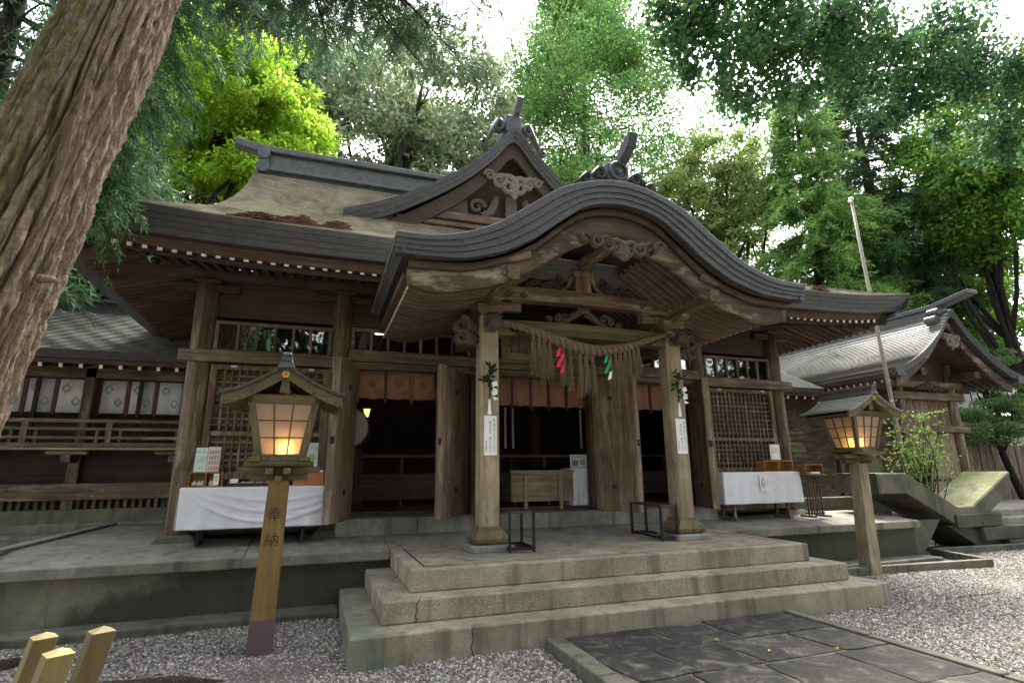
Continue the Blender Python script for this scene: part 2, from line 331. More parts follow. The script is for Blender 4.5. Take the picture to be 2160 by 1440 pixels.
# ------------------------------------------------------------------ mesh helpers
class MB:
    def __init__(s): s.v = []; s.f = []
    def add(s, verts, faces):
        k = len(s.v); s.v += [tuple(p) for p in verts]; s.f += [tuple(i + k for i in f) for f in faces]; return s
    def box(s, x0, x1, y0, y1, z0, z1):
        return s.add([(x0, y0, z0), (x1, y0, z0), (x1, y1, z0), (x0, y1, z0), (x0, y0, z1), (x1, y0, z1), (x1, y1, z1), (x0, y1, z1)],
                     [(0, 3, 2, 1), (4, 5, 6, 7), (0, 1, 5, 4), (1, 2, 6, 5), (2, 3, 7, 6), (3, 0, 4, 7)])
    def taper(s, c0, w0, d0, z0, c1, w1, d1, z1):
        v = [(c[0] + sx * w / 2, c[1] + sy * d / 2, z) for c, w, d, z in ((c0, w0, d0, z0), (c1, w1, d1, z1)) for sx, sy in ((-1, -1), (1, -1), (1, 1), (-1, 1))]
        return s.add(v, [(0, 3, 2, 1), (4, 5, 6, 7), (0, 1, 5, 4), (1, 2, 6, 5), (2, 3, 7, 6), (3, 0, 4, 7)])
    def beam(s, p0, p1, w, h, up=(0, 0, 1)):
        p0, p1 = Vector(p0), Vector(p1); d = (p1 - p0).normalized(); u = Vector(up)
        r = d.cross(u); r = r.normalized() if r.length > 1e-6 else Vector((1, 0, 0)); u = r.cross(d)
        v = [p + r * (sx * w / 2) + u * (sz * h / 2) for p in (p0, p1) for sx, sz in ((-1, -1), (1, -1), (1, 1), (-1, 1))]
        return s.add(v, [(0, 1, 2, 3), (7, 6, 5, 4), (1, 0, 4, 5), (2, 1, 5, 6), (3, 2, 6, 7), (0, 3, 7, 4)])
    def tube(s, pts, radii, n=10, cap=True, flat=1.0, flat_axis=None):
        pts = [Vector(p) for p in pts]
        if not hasattr(radii, '__len__'): radii = [radii] * len(pts)
        prev = None; rings = []
        for i, p in enumerate(pts):
            d = (pts[min(i + 1, len(pts) - 1)] - pts[max(i - 1, 0)]).normalized()
            if prev is None:
                a = Vector((0, 0, 1)) if abs(d.z) < 0.9 else Vector((1, 0, 0))
                r = d.cross(a).normalized()
            else:
                r = (prev - d * prev.dot(d)).normalized()
            prev = r; u = r.cross(d)
            ring = []
            for k in range(n):
                t = 2 * math.pi * k / n; q = r * math.cos(t) + u * math.sin(t)
                if flat_axis is not None:
                    fa = Vector(flat_axis); q = q - fa * q.dot(fa) * (1 - flat)
                ring.append(p + q * radii[i])
            rings.append(ring)
        k0 = len(s.v)
        for r in rings: s.v += [tuple(p) for p in r]
        for i in range(len(pts) - 1):
            for k in range(n):
                a, b = k0 + i * n + k, k0 + i * n + (k + 1) % n
                s.f.append((a, b, b + n, a + n))
        if cap:
            s.f.append(tuple(k0 + k for k in range(n))[::-1]); s.f.append(tuple(k0 + (len(pts) - 1) * n + k for k in range(n)))
        return s
    def prism(s, poly, vec):
        n = len(poly); a = [Vector(p) for p in poly]; vec = Vector(vec)
        return s.add(a + [p + vec for p in a], [tuple(range(n))[::-1], tuple(range(n, 2 * n))] + [(i, (i + 1) % n, n + (i + 1) % n, n + i) for i in range(n)])
    def grid(s, P):
        nu, nv = len(P), len(P[0]); k = len(s.v)
        for row in P: s.v += [tuple(p) for p in row]
        for i in range(nu - 1):
            for j in range(nv - 1):
                s.f.append((k + i * nv + j, k + i * nv + j + 1, k + (i + 1) * nv + j + 1, k + (i + 1) * nv + j))
        return s
    def slab(s, P, vec):                      # a sheet with thickness
        nu, nv = len(P), len(P[0]); vec = Vector(vec); k = len(s.v)
        s.grid(P); s.grid([[Vector(p) + vec for p in row] for row in P])
        o = nu * nv
        idx = lambda i, j: k + i * nv + j
        border = [idx(i, 0) for i in range(nu)] + [idx(nu - 1, j) for j in range(1, nv)] + [idx(i, nv - 1) for i in range(nu - 2, -1, -1)] + [idx(0, j) for j in range(nv - 2, 0, -1)]
        for a, b in zip(border, border[1:] + border[:1]): s.f.append((a, b, b + o, a + o))
        return s
    def sphere(s, c, r, nu=10, nv=7):
        c = Vector(c); r = r if hasattr(r, '__len__') else (r, r, r)
        P = [[(c.x + r[0] * math.sin(math.pi * j / nv) * math.cos(2 * math.pi * i / nu), c.y + r[1] * math.sin(math.pi * j / nv) * math.sin(2 * math.pi * i / nu), c.z + r[2] * math.cos(math.pi * j / nv)) for j in range(nv + 1)] for i in range(nu + 1)]
        return s.grid(P)
    def mesh(s, name, mat, smooth=False):
        me = bpy.data.meshes.new(name); me.from_pydata(s.v, [], s.f)
        bm = bmesh.new(); bm.from_mesh(me); bmesh.ops.recalc_face_normals(bm, faces=bm.faces[:]); bm.to_mesh(me); bm.free()
        if mat: me.materials.append(MATS[mat] if isinstance(mat, str) else mat)
        if smooth: me.polygons.foreach_set('use_smooth', [True] * len(me.polygons))
        return me
def link(name, me, parent=None):
    o = bpy.data.objects.new(name, me); COL.objects.link(o)
    if parent is not None: set_parent(o, parent)
    return o
def world_of(o):
    m = Matrix.LocRotScale(o.location, o.rotation_euler, o.scale)
    return (world_of(o.parent) @ o.matrix_parent_inverse @ m) if o.parent else m
def set_parent(o, p):
    o.parent = p; o.matrix_parent_inverse = world_of(p).inverted()
def obj(name, mb, mat, parent=None, smooth=False, bev=0.0, label=None):
    o = link(name, mb.mesh(name, mat, smooth), parent)
    if bev:
        b = o.modifiers.new('bevel', 'BEVEL'); b.width = bev; b.segments = 2; b.limit_method = 'ANGLE'; b.angle_limit = math.radians(40)
    if label: o['label'] = label
    return o
def inst(name, me, parent, loc=(0, 0, 0), rot=(0, 0, 0), sc=(1, 1, 1)):
    o = bpy.data.objects.new(name, me); COL.objects.link(o)
    o.location = loc; o.rotation_euler = rot; o.scale = sc
    if parent is not None: set_parent(o, parent)
    return o
def tag(o, label=None, cat=None, group=None, kind=None):
    if label: o['label'] = label
    if cat: o['category'] = cat
    if group: o['group'] = group
    if kind: o['kind'] = kind
    return o
def thing(name, label, cat, loc=(0, 0, 0), group=None):
    o = bpy.data.objects.new(name, None); COL.objects.link(o); o.location = loc; o.empty_display_size = 0.1
    return tag(o, label, cat, group)
def copy_tree(o, parent=None):
    c = o.copy(); COL.objects.link(c)
    if parent is not None:
        inv = o.matrix_parent_inverse.copy(); c.parent = parent; c.matrix_parent_inverse = inv
    for ch in list(o.children): copy_tree(ch, c)
    return c
def text(body, size, mat, parent, origin, xdir=(1, 0, 0), up=(0, 0, 1), name='lettering', spacing=1.05, thick=0.0, align='CENTER'):
    cu = bpy.data.curves.new('t', 'FONT'); cu.body = body; cu.size = size; cu.align_x = align; cu.align_y = 'CENTER'; cu.resolution_u = 2; cu.space_line = spacing
    cu.extrude = thick
    t = bpy.data.objects.new('t', cu); COL.objects.link(t)
    me = bpy.data.meshes.new_from_object(t.evaluated_get(bpy.context.evaluated_depsgraph_get()))
    bpy.data.objects.remove(t); bpy.data.curves.remove(cu)
    me.name = name; me.materials.clear(); me.materials.append(MATS[mat])
    x = Vector(xdir).normalized(); u = Vector(up).normalized(); z = x.cross(u)
    M = Matrix(((x.x, u.x, z.x, origin[0]), (x.y, u.y, z.y, origin[1]), (x.z, u.z, z.z, origin[2]), (0, 0, 0, 1)))
    me.transform(M)
    return link(name, me, parent)
def curve1(xs, ys):                             # smooth monotone interpolation
    xs, ys = np.array(xs, float), np.array(ys, float); d = np.diff(ys) / np.diff(xs); m = np.zeros_like(ys)
    m[0], m[-1] = d[0], d[-1]
    for i in range(1, len(xs) - 1): m[i] = 0 if d[i - 1] * d[i] <= 0 else 2 * d[i - 1] * d[i] / (d[i - 1] + d[i])
    m[0] = m[0] if abs(xs[0]) > 1e-9 else 0.0
    def f(x):
        x = min(max(x, xs[0]), xs[-1]); i = min(int(np.searchsorted(xs, x, 'right')) - 1, len(xs) - 2)
        h = xs[i + 1] - xs[i]; t = (x - xs[i]) / h
        return float((2*t**3 - 3*t**2 + 1) * ys[i] + (t**3 - 2*t**2 + t) * h * m[i] + (-2*t**3 + 3*t**2) * ys[i + 1] + (t**3 - t**2) * h * m[i + 1])
    return f
def scroll(mb, c, r, turns=1.4, start=0.0, hand=1, thick=0.03, depth=0.05, y=0.0, n=8, tail=None):
    """a carved spiral lying in an XZ plane"""
    pts, rad = [], []
    N = 22
    for i in range(N):
        t = i / (N - 1); a = start + hand * turns * 2 * math.pi * t; rr = r * (1 - 0.82 * t)
        pts.append((c[0] + rr * math.cos(a), y, c[1] + rr * math.sin(a))); rad.append(thick * (1 - 0.45 * t))
    if tail is not None: pts.insert(0, (tail[0], y, tail[1])); rad.insert(0, thick * 0.5)
    mb.tube(pts, rad, n, True, depth / thick, (0, 1, 0))
    return mb
def carving(width, height, y, cx, cz, seed=1, depth=0.05, n=3, up=False):
    """mirrored carved cloud scrolls, hanging (or standing) on a centre line"""
    rd = random.Random(seed); mb = MB(); s = 1 if up else -1
    mb.sphere((cx, y, cz + s * height * 0.45), (width * 0.09, depth * 0.7, height * 0.42), 10, 6)
    for side in (-1, 1):
        for k in range(n):
            t = (k + 0.6) / n
            x = side * width * 0.46 * t; r = height * (0.36 - 0.24 * t) + 0.01
            z = s * (height * (0.5 - 0.42 * t) if not up else r * 0.9)
            scroll(mb, (cx + x, cz + z), r, 1.3, rd.uniform(0, 6), side, max(0.008, r * 0.33), depth, y, 6, (cx + side * width * 0.5 * min(1, t + 0.3), cz + s * height * 0.06))
            mb.sphere((cx + x + side * r * .6, y + depth * 0.2, cz + z * 0.6), (r * 0.7, depth * 0.5, r * 0.45), 7, 5)
    return mb

# ------------------------------------------------------------------ leaves
def leaf_mesh(name, P, D, L, Wd, mat, fan=False):
    N = None
    if isinstance(D, tuple): D, N = D
    n = len(P)
    D = D / (np.linalg.norm(D, axis=1, keepdims=True) + 1e-9)
    A = RNG.normal(size=(n, 3)) if N is None else N; S = np.cross(D, A); S /= (np.linalg.norm(S, axis=1, keepdims=True) + 1e-9)
    L = np.broadcast_to(np.asarray(L, float).reshape(-1, 1), (n, 1)); Wd = np.broadcast_to(np.asarray(Wd, float).reshape(-1, 1), (n, 1))
    k = 0.85 if fan else 0.5
    V = np.stack([P, P + D * L * k - S * Wd / 2, P + D * L, P + D * L * k + S * Wd / 2], 1).reshape(-1, 3)
    me = bpy.data.meshes.new(name); me.vertices.add(4 * n); me.vertices.foreach_set('co', V.astype(np.float32).ravel())
    me.loops.add(4 * n); me.loops.foreach_set('vertex_index', np.arange(4 * n, dtype=np.int32))
    me.polygons.add(n); me.polygons.foreach_set('loop_start', np.arange(0, 4 * n, 4, dtype=np.int32))
    me.update(calc_edges=True)
    me.materials.append(MATS[mat]); return me
def clumps(C, R, per, droop=0.2, out=0.7, jit=0.6, shell=0.5):
    """points and directions filling ellipsoid clumps C (n,3) with radii R (n,3)"""
    C = np.repeat(np.asarray(C, float), per, 0); R = np.repeat(np.asarray(R, float), per, 0); n = len(C)
    u = RNG.normal(size=(n, 3)); u /= np.linalg.norm(u, axis=1, keepdims=True); u *= RNG.random((n, 1)) ** shell
    P = C + u * R
    q = u / (np.linalg.norm(u, axis=1, keepdims=True) + 1e-9)
    D = q * out * .5 + RNG.normal(size=(n, 3)) * jit + np.array([0, 0, -droop])
    return P, (D, q + np.array([0, 0, .25]) + RNG.normal(size=(n, 3)) * .38)      # leaf blades lie roughly along the clump's outer surface
def limb(mb, p0, p1, r0, r1, sag=0.1, n=6, seg=7, wig=0.06):
    p0, p1 = np.array(p0, float), np.array(p1, float); L = np.linalg.norm(p1 - p0); pts, rad = [], []
    off = RNG.normal(size=3) * wig * L
    for i in range(seg):
        t = i / (seg - 1); p = p0 + (p1 - p0) * t + off * math.sin(math.pi * t) + np.array([0, 0, -sag * L * math.sin(math.pi * t)])
        pts.append(p); rad.append(r0 + (r1 - r0) * t)
    mb.tube(pts, rad, n, True); return pts

# ================================================================== GROUND, PATH, STEPS, PLATFORM
XC = 3.375
tag(obj('ground', MB().box(-160, 200, -60, 260, -0.6, 0.0), 'gravel_ground'), kind='structure')

# stone path with separate flagstones
path = obj('path', MB().box(2.20, 4.74, -3.0, 4.985, -0.05, 0.086), 'mortar'); tag(path, kind='structure')
rows = [4.97]
while rows[-1] > -1.6: rows.append(rows[-1] - random.uniform(0.52, 0.82))
xs_prev = None
def jit(v, a): return v + random.uniform(-a, a)
for i in range(len(rows) - 1):
    y1, y0 = rows[i], rows[i + 1]
    n = random.choice((3, 4, 4)); cuts = [2.215] + sorted(2.215 + 2.51 * (k + random.uniform(-.25, .25)) / n for k in range(1, n)) + [4.725]
    tilt = [random.uniform(-.06, .06) for _ in cuts]
    for k in range(n):
        g = random.uniform(0.006, 0.016)
        a, b = cuts[k], cuts[k + 1]
        c4_ = [(a + g + tilt[k], y0 + g), (b - g + tilt[k + 1], y0 + g), (b - g - tilt[k + 1], y1 - g), (a + g - tilt[k], y1 - g)]
        poly = []
        for (p0, p1) in zip(c4_, c4_[1:] + c4_[:1]):
            for q in range(4):
                t = q / 4; w_ = .016 if q else .010
                poly.append((p0[0] + (p1[0] - p0[0]) * t + random.uniform(-w_, w_), p0[1] + (p1[1] - p0[1]) * t + random.uniform(-w_, w_)))
        poly = [(min(max(px, 2.21), 4.73), min(py, 4.98)) for px, py in poly]
        zt = 0.094 + random.uniform(-.004, .006)
        zs = [zt + random.uniform(-.003, .003) for _ in poly]
        mb = MB(); m_ = len(poly)
        mb.add([(px, py, 0.05) for px, py in poly] + [(px, py, z) for (px, py), z in zip(poly, zs)], [tuple(range(m_, 2 * m_))] + [(q, (q + 1) % m_, m_ + (q + 1) % m_, m_ + q) for q in range(m_)])
        obj('flagstone', mb, 'flagstone', path, bev=0.006)
def kerb_row(x0, x1, y_from, y_to, z, parent, lenr=(0.9, 1.5), name='kerb_stone', mat='old_concrete'):
    y = y_from
    while y > y_to:
        y2 = max(y_to, y - random.uniform(*lenr))
        obj(name, MB().box(jit(x0, .008), jit(x1, .008), y2 + .006, y - .006, -0.05, jit(z, .006)), mat, parent, bev=0.012); y = y2
kerb_row(2.02, 2.195, 4.97, -2.5, 0.112, path)
kerb_row(4.745, 4.84, 4.97, -2.5, 0.105, path)

# three wide steps
steps = thing('stone_steps', 'three broad grey concrete steps with green stains leading up to the porch', 'steps', (XC, 5.0, 0))
for hw, y0, z0, z1 in ((3.037, 5.0, -0.05, 0.255), (2.754, 5.288, 0.2551, 0.451), (2.462, 5.558, 0.4511, 0.657)):
    obj('step', MB().box(XC - hw, XC + hw, y0, 7.147, z0, z1), 'step_concrete', steps, bev=0.016)
# narrow frame joints on the top step and cracks in the lower ones
jb = MB()
jb.box(XC - 2.32, XC - 2.30, 5.70, 7.14, .650, .6585); jb.box(XC - 2.3, XC + 2.3, 5.70, 5.712, .650, .6585); jb.box(XC + 2.30, XC + 2.32, 5.70, 7.14, .650, .6585)
obj('joint', jb, 'ink', steps)
def crack(x, y, z0, z1):
    mb = MB(); pts = []; n = 9
    for i in range(n):
        t = i / (n - 1); pts.append((x + math.sin(i * 1.7) * .012 + .02 * t + random.uniform(-.012, .012), y, z0 + (z1 - z0) * t))
    for a, b in zip(pts, pts[1:]): mb.beam(a, b, 0.006, 0.006, (0, 1, 0))
    return mb
cm = crack(XC - 2.02, 4.9985, 0.0, 0.25); cm2 = crack(XC - 2.46, 5.2865, 0.26, 0.45)
obj('crack', cm, 'ink', steps); obj('crack', cm2, 'ink', steps)

# the platform the hall stands on
plat = thing('stone_platform', 'long raised concrete platform with a projecting edge slab under the hall', 'platform', (XC, 7.15, 0))
HW = 6.726
obj('platform_wall', MB().box(XC - HW + .06, XC + HW - .06, 7.21, 8.3, -.05, .5329).box(XC - HW + .06, XC + HW - .06, 8.3, 16, -.05, .52), 'wall_concrete', plat)
mb = MB()
prof = [(7.15, .533), (7.15, .657), (8.02, .752), (16.2, .752), (16.2, .533)]
xsl = [XC - HW, -0.72, 0.9, 5.86, 8.0, XC + HW]
for k, (a, b) in enumerate(zip(xsl, xsl[1:])):
    obj('edge_slab', MB().prism([(a + .003, y, z) for y, z in prof], (b - a - .006, 0, 0)), 'deck_concrete', plat, bev=0.012)
# the lip is rougher and slightly proud
for k, (a, b) in enumerate(((XC - HW - .004, XC - 2.47), (XC + 2.47, XC + HW + .004))):
    obj('edge_lip', MB().box(a, b, 7.128, 7.1485, .545, .652), 'lip_concrete', plat, bev=0.008)
obj('side_kerb', MB().box(XC - HW - .002, XC - HW + .16, 7.6, 13.4, .66, .79), 'deck_concrete', plat, bev=.015)
obj('foot_ledge', MB().box(XC - HW - .3, XC - 3.05, 6.84, 7.205, -.05, .085), 'old_concrete', plat, bev=.02)
obj('foot_ledge', MB().box(XC + 3.05, XC + HW + .02, 6.84, 7.205, -.05, .085), 'old_concrete', plat, bev=.02)

# ================================================================== GRAVEL
def gravel():
    pm = MB()
    # areas of loose gravel in front of the buildings
    for x0, x1, y0, y1 in ((-6.5, 2.015, 0.9, 6.82), (4.85, 16.5, 1.2, 4.99), (6.43, 16.5, 4.99, 7.1), (-9, -3.5, 6.82, 11.0), (10.2, 22, 7.1, 9.0)):
        nx, ny = max(1, int((x1 - x0) / .5)), max(1, int((y1 - y0) / .5))
        P = [[(x0 + (x1 - x0) * i / nx, y0 + (y1 - y0) * j / ny, 0.004 + 0.018 * math.sin(x0 + i * .9) * math.cos(j * .8)) for j in range(ny + 1)] for i in range(nx + 1)]
        pm.grid(P)
    me = pm.mesh('gravel', 'gravel_ground'); o = link('gravel', me); tag(o, kind='stuff')
    ng = bpy.data.node_groups.new('gravel_nodes', 'GeometryNodeTree')
    ng.interface.new_socket('Geometry', in_out='INPUT', socket_type='NodeSocketGeometry'); ng.interface.new_socket('Geometry', in_out='OUTPUT', socket_type='NodeSocketGeometry')
    N, L = ng.nodes, ng.links
    gi, go = N.new('NodeGroupInput'), N.new('NodeGroupOutput')
    nz = N.new('ShaderNodeTexNoise'); nz.inputs['Scale'].default_value = 0.9; nz.inputs['Detail'].default_value = 3
    mr = N.new('ShaderNodeMapRange'); mr.inputs['From Min'].default_value = 0.36; mr.inputs['From Max'].default_value = 0.52; mr.inputs['To Min'].default_value = 2700; mr.inputs['To Max'].default_value = 2100
    L.new(nz.outputs['Fac'], mr.inputs[0])
    mr2 = N.new('ShaderNodeMapRange'); mr2.inputs['From Min'].default_value = 0.56; mr2.inputs['From Max'].default_value = 0.66; mr2.inputs['To Min'].default_value = 1.0; mr2.inputs['To Max'].default_value = 0.25
    L.new(nz.outputs['Fac'], mr2.inputs[0])
    mu = N.new('ShaderNodeMath'); mu.operation = 'MULTIPLY'; L.new(mr.outputs[0], mu.inputs[0]); L.new(mr2.outputs[0], mu.inputs[1])
    dp = N.new('GeometryNodeDistributePointsOnFaces'); L.new(gi.outputs[0], dp.inputs['Mesh']); L.new(mu.outputs[0], dp.inputs['Density'])
    ico = N.new('GeometryNodeMeshIcoSphere'); ico.inputs['Radius'].default_value = 0.0138; ico.inputs['Subdivisions'].default_value = 2
    sp = N.new('GeometryNodeSetPosition'); n2 = N.new('ShaderNodeTexNoise'); n2.inputs['Scale'].default_value = 45; n2.inputs['Detail'].default_value = 1
    n2.noise_dimensions = '3D'
    vm = N.new('ShaderNodeVectorMath'); vm.operation = 'SUBTRACT'; vm.inputs[1].default_value = (.5, .5, .5); L.new(n2.outputs['Color'], vm.inputs[0])
    vs_ = N.new('ShaderNodeVectorMath'); vs_.operation = 'SCALE'; vs_.inputs['Scale'].default_value = 0.018; L.new(vm.outputs[0], vs_.inputs[0])
    L.new(ico.outputs[0], sp.inputs['Geometry']); L.new(vs_.outputs[0], sp.inputs['Offset'])
    sm = N.new('GeometryNodeSetMaterial'); sm.inputs['Material'].default_value = MATS['pebble']; L.new(sp.outputs[0], sm.inputs[0])
    ip = N.new('GeometryNodeInstanceOnPoints'); L.new(dp.outputs['Points'], ip.inputs['Points']); L.new(sm.outputs[0], ip.inputs['Instance'])
    rv = N.new('FunctionNodeRandomValue'); rv.data_type = 'FLOAT_VECTOR'; rv.inputs[0].default_value = (0, 0, 0); rv.inputs[1].default_value = (6.28, 6.28, 6.28)
    L.new(rv.outputs[0], ip.inputs['Rotation'])
    rs = N.new('FunctionNodeRandomValue'); rs.data_type = 'FLOAT_VECTOR'; rs.inputs[0].default_value = (.55, .5, .4); rs.inputs[1].default_value = (1.5, 1.25, .85); rs.inputs['Seed'].default_value = 5
    L.new(rs.outputs[0], ip.inputs['Scale'])
    jn = N.new('GeometryNodeJoinGeometry'); L.new(gi.outputs[0], jn.inputs[0]); L.new(ip.outputs[0], jn.inputs[0]); L.new(jn.outputs[0], go.inputs[0])
    md = o.modifiers.new('gravel', 'NODES'); md.node_group = ng
gravel()
# a few fallen leaves
def leaf_piece(cx, cy, cz, s, mat, nm, lab, cat, grp):
    a = random.uniform(0, 6.28); ca, sa = math.cos(a), math.sin(a)
    P = [[(cx + (i - 2) * s * .3 * ca - j * w * sa, cy + (i - 2) * s * .3 * sa + j * w * ca, cz + .006 + .010 * abs(j) + .004 * math.sin(i)) for j in (-1, 0, 1)] for i, w in enumerate((.002, s * .3, s * .36, s * .22, .002))]
    tag(obj(nm, MB().slab(P, (0, 0, .002)), mat), lab, cat, grp)
plain('yellow_leaf', (0.62, 0.55, 0.10), 0.6, 0.15)
leaf_piece(1.62, 3.62, .02, .05, 'yellow_leaf', 'fallen_leaf', 'yellow fallen leaf on the gravel left of the path kerb', 'leaf', 'fallen leaves')
for (lx, ly, lz, ll) in ((3.6, 3.95, .10, 'in the middle of'), (4.15, 3.8, .10, 'at the right side of'), (3.4, 4.35, .10, 'near the steps on')):
    leaf_piece(lx, ly, lz, .032, 'yellow_leaf', 'fallen_leaf', 'small pale fallen leaf %s the dark stone path' % ll, 'leaf', 'fallen leaves')
leaf_piece(5.55, 5.14, .255, .04, 'yellow_leaf', 'fallen_leaf', 'small pale fallen leaf on the lowest step', 'leaf', 'fallen leaves')

# ================================================================== THE HALL
YF = 8.274                                      # line of the front columns
hall = thing('shrine_hall', 'large dark wooden shrine hall with shingled gable roof and curved porch roof', 'shrine', (XC, YF, 0.75))
UCOL = (-4.99, -3.157, -1.06, 1.06, 3.157, 4.99)
for u in UCOL:
    r = 0.15 if abs(u) > 3 else 0.13
    obj('column', MB().tube([(XC + u, YF, .83), (XC + u, YF, 2.2), (XC + u, YF, 4.2)], [r, r * .98, r * .94], 20), 'weathered_wood_z', hall, True)
    obj('column_base', MB().taper((XC + u, YF), .52, .52, .745, (XC + u, YF), .38, .38, .835), 'old_concrete', hall, bev=.02)
    c = MB().box(XC + u - .42, XC + u + .42, YF - .09, YF + .09, 4.06, 4.17); c.box(XC + u - .17, XC + u + .17, YF - .17, YF + .17, 4.171, 4.23)
    obj('bracket', c, 'dark_wood_x', hall, bev=.02)
# main cross beam and head rails
bm_ = MB().beam((XC - 5.22, YF - .17, 3.125), (XC - 3.0, YF - .17, 3.125), .09, .155)
obj('cross_beam', bm_, 'weathered_wood_x', hall, bev=.01)
obj('cross_beam', MB().beam((XC + 3.0, YF - .17, 3.125), (XC + 5.22, YF - .17, 3.125), .09, .155), 'weathered_wood_x', hall, bev=.01)
obj('cross_beam', MB().beam((XC - 3.05, YF - .165, 3.235), (XC + 3.05, YF - .165, 3.235), .085, .15), 'weathered_wood_x', hall, bev=.01)
obj('door_head', MB().beam((XC - 3.02, YF - .10, 3.105), (XC + 3.02, YF - .10, 3.105), .11, .10), 'weathered_wood_x', hall, bev=.008)
obj('top_plate', MB().beam((XC - 5.4, YF, 4.32), (XC + 5.4, YF, 4.32), .20, .18), 'dark_wood_x', hall, bev=.01)
for a, b in zip(UCOL, UCOL[1:]):
    for k in range(2):
        z0 = 3.73 + k * .28
        obj('wall_board', MB().box(XC + a + .12, XC + b - .12, YF + .02 + .006 * k, YF + .06, z0, z0 + .276), 'dark_wood_x', hall)
# windows high in each bay
def window(x0, x1, z0, z1, n, y, frame_mat='weathered_wood_x', grid=False):
    w = MB(); w.box(x0, x1, y - .05, y + .05, z0, z0 + .045); w.box(x0, x1, y - .05, y + .05, z1 - .045, z1)
    w.box(x0, x0 + .05, y - .045, y + .045, z0 + .0451, z1 - .0451); w.box(x1 - .05, x1, y - .045, y + .045, z0 + .0451, z1 - .0451)
    f = obj('window', w, frame_mat, hall, bev=.004)
    for k in range(n):
        a = x0 + .05 + (x1 - x0 - .1) * k / n; b = x0 + .05 + (x1 - x0 - .1) * (k + 1) / n
        if k: obj('mullion', MB().box(a - .018, a + .018, y - .04, y + .03, z0 + .046, z1 - .046), 'weathered_wood_z', f)
        obj('pane', MB().box(a + .005, b - .005, y - .004 + .0006 * k, y + .001 + .0006 * k, z0 + .046, z1 - .046), 'window_glass', f)
    return f
window(XC - 4.84, XC - 3.30, 3.205, 3.655, 6, YF - .03)
window(XC + 3.30, XC + 4.84, 3.205, 3.655, 6, YF - .03)
window(XC - 3.03, XC - 1.18, 3.32, 3.70, 7, YF + .0)
window(XC + 1.18, XC + 3.03, 3.32, 3.70, 7, YF + .0)
# wooden wall and lattice panels in the end bays
lat_h = MB().box(-.5, .5, -.014, .014, -.014, .014).mesh('bar', 'weathered_wood_x'); lat_v = MB().box(-.014, .014, -.011, .011, -.5, .5).mesh('bar', 'weathered_wood_z')
def lattice(x0, x1, z0, z1, y, n, m, parent):
    for k in range(1, n): inst('bar', lat_v, parent, (x0 + (x1 - x0) * k / n, y, (z0 + z1) / 2), (0, 0, 0), (1, 1, z1 - z0))
    for k in range(1, m): inst('bar', lat_h, parent, ((x0 + x1) / 2, y + .012, z0 + (z1 - z0) * k / m), (0, 0, 0), (x1 - x0, 1, 1))
for s in (-1, 1):
    xa, xb = sorted((XC + s * 3.30, XC + s * 4.84))
    fr = MB(); y = YF - .02
    fr.box(xa, xa + .085, y - .05, y + .05, .86, 3.04); fr.box(xb - .085, xb, y - .05, y + .05, .86, 3.04)
    fr.box(xa + .0851, xb - .0851, y - .045, y + .045, 2.97, 3.04); fr.box(xa + .0851, xb - .0851, y - .045, y + .045, 2.07, 2.135)
    fr.box(xa + .0851, xb - .0851, y - .045, y + .045, 1.50, 1.60); fr.box(xa + .0851, xb - .0851, y - .045, y + .045, .86, .96)
    p = obj('lattice_panel', fr, 'weathered_wood_z', hall, bev=.006)
    obj('backing_board', MB().box(xa + .06, xb - .06, y + .052, y + .075, .9, 3.0), 'weathered_wood_x', hall) if s < 0 else obj('backing_board', MB().box(xa + .06, xb - .06, y + .11, y + .13, .9, 3.0), 'dark_wood_x', hall)
    lattice(xa + .085, xb - .085, 2.135, 2.97, y, 15, 10, p); lattice(xa + .085, xb - .085, 1.60, 2.07, y, 15, 6, p)
    lattice(xa + .085, xb - .085, 1.30, 1.50, y, 15, 2, p)
    for k in range(2): obj('hinge', MB().box(xa + .25 + k * 1.0, xa + .33 + k * 1.0, y - .062, y - .051, 3.0, 3.03), 'metal_grey', hall)
    obj('post', MB().box(XC + s * 3.30 - .06 - .04 * s, XC + s * 3.30 + .06 - .04 * s, YF - .1, YF + .1, .80, 3.05), 'weathered_wood_z', hall, bev=.008)
# door sill stones and jambs
for x0, x1 in ((XC - 3.1, XC - 2.0), (XC - 1.995, XC - .95), (XC - .945, XC + 1.0), (XC + 1.005, XC + 3.1)):
    obj('sill_stone', MB().box(x0, x1, 7.97, 8.42, .70, .962), 'sill_stone', hall, bev=.012)
for u in (-2.95, -1.27, -.92, .92, 1.27, 2.95):
    obj('jamb', MB().box(XC + u - .055, XC + u + .055, YF - .09, YF + .07, .963, 3.055), 'red_wood_z', hall, bev=.006)
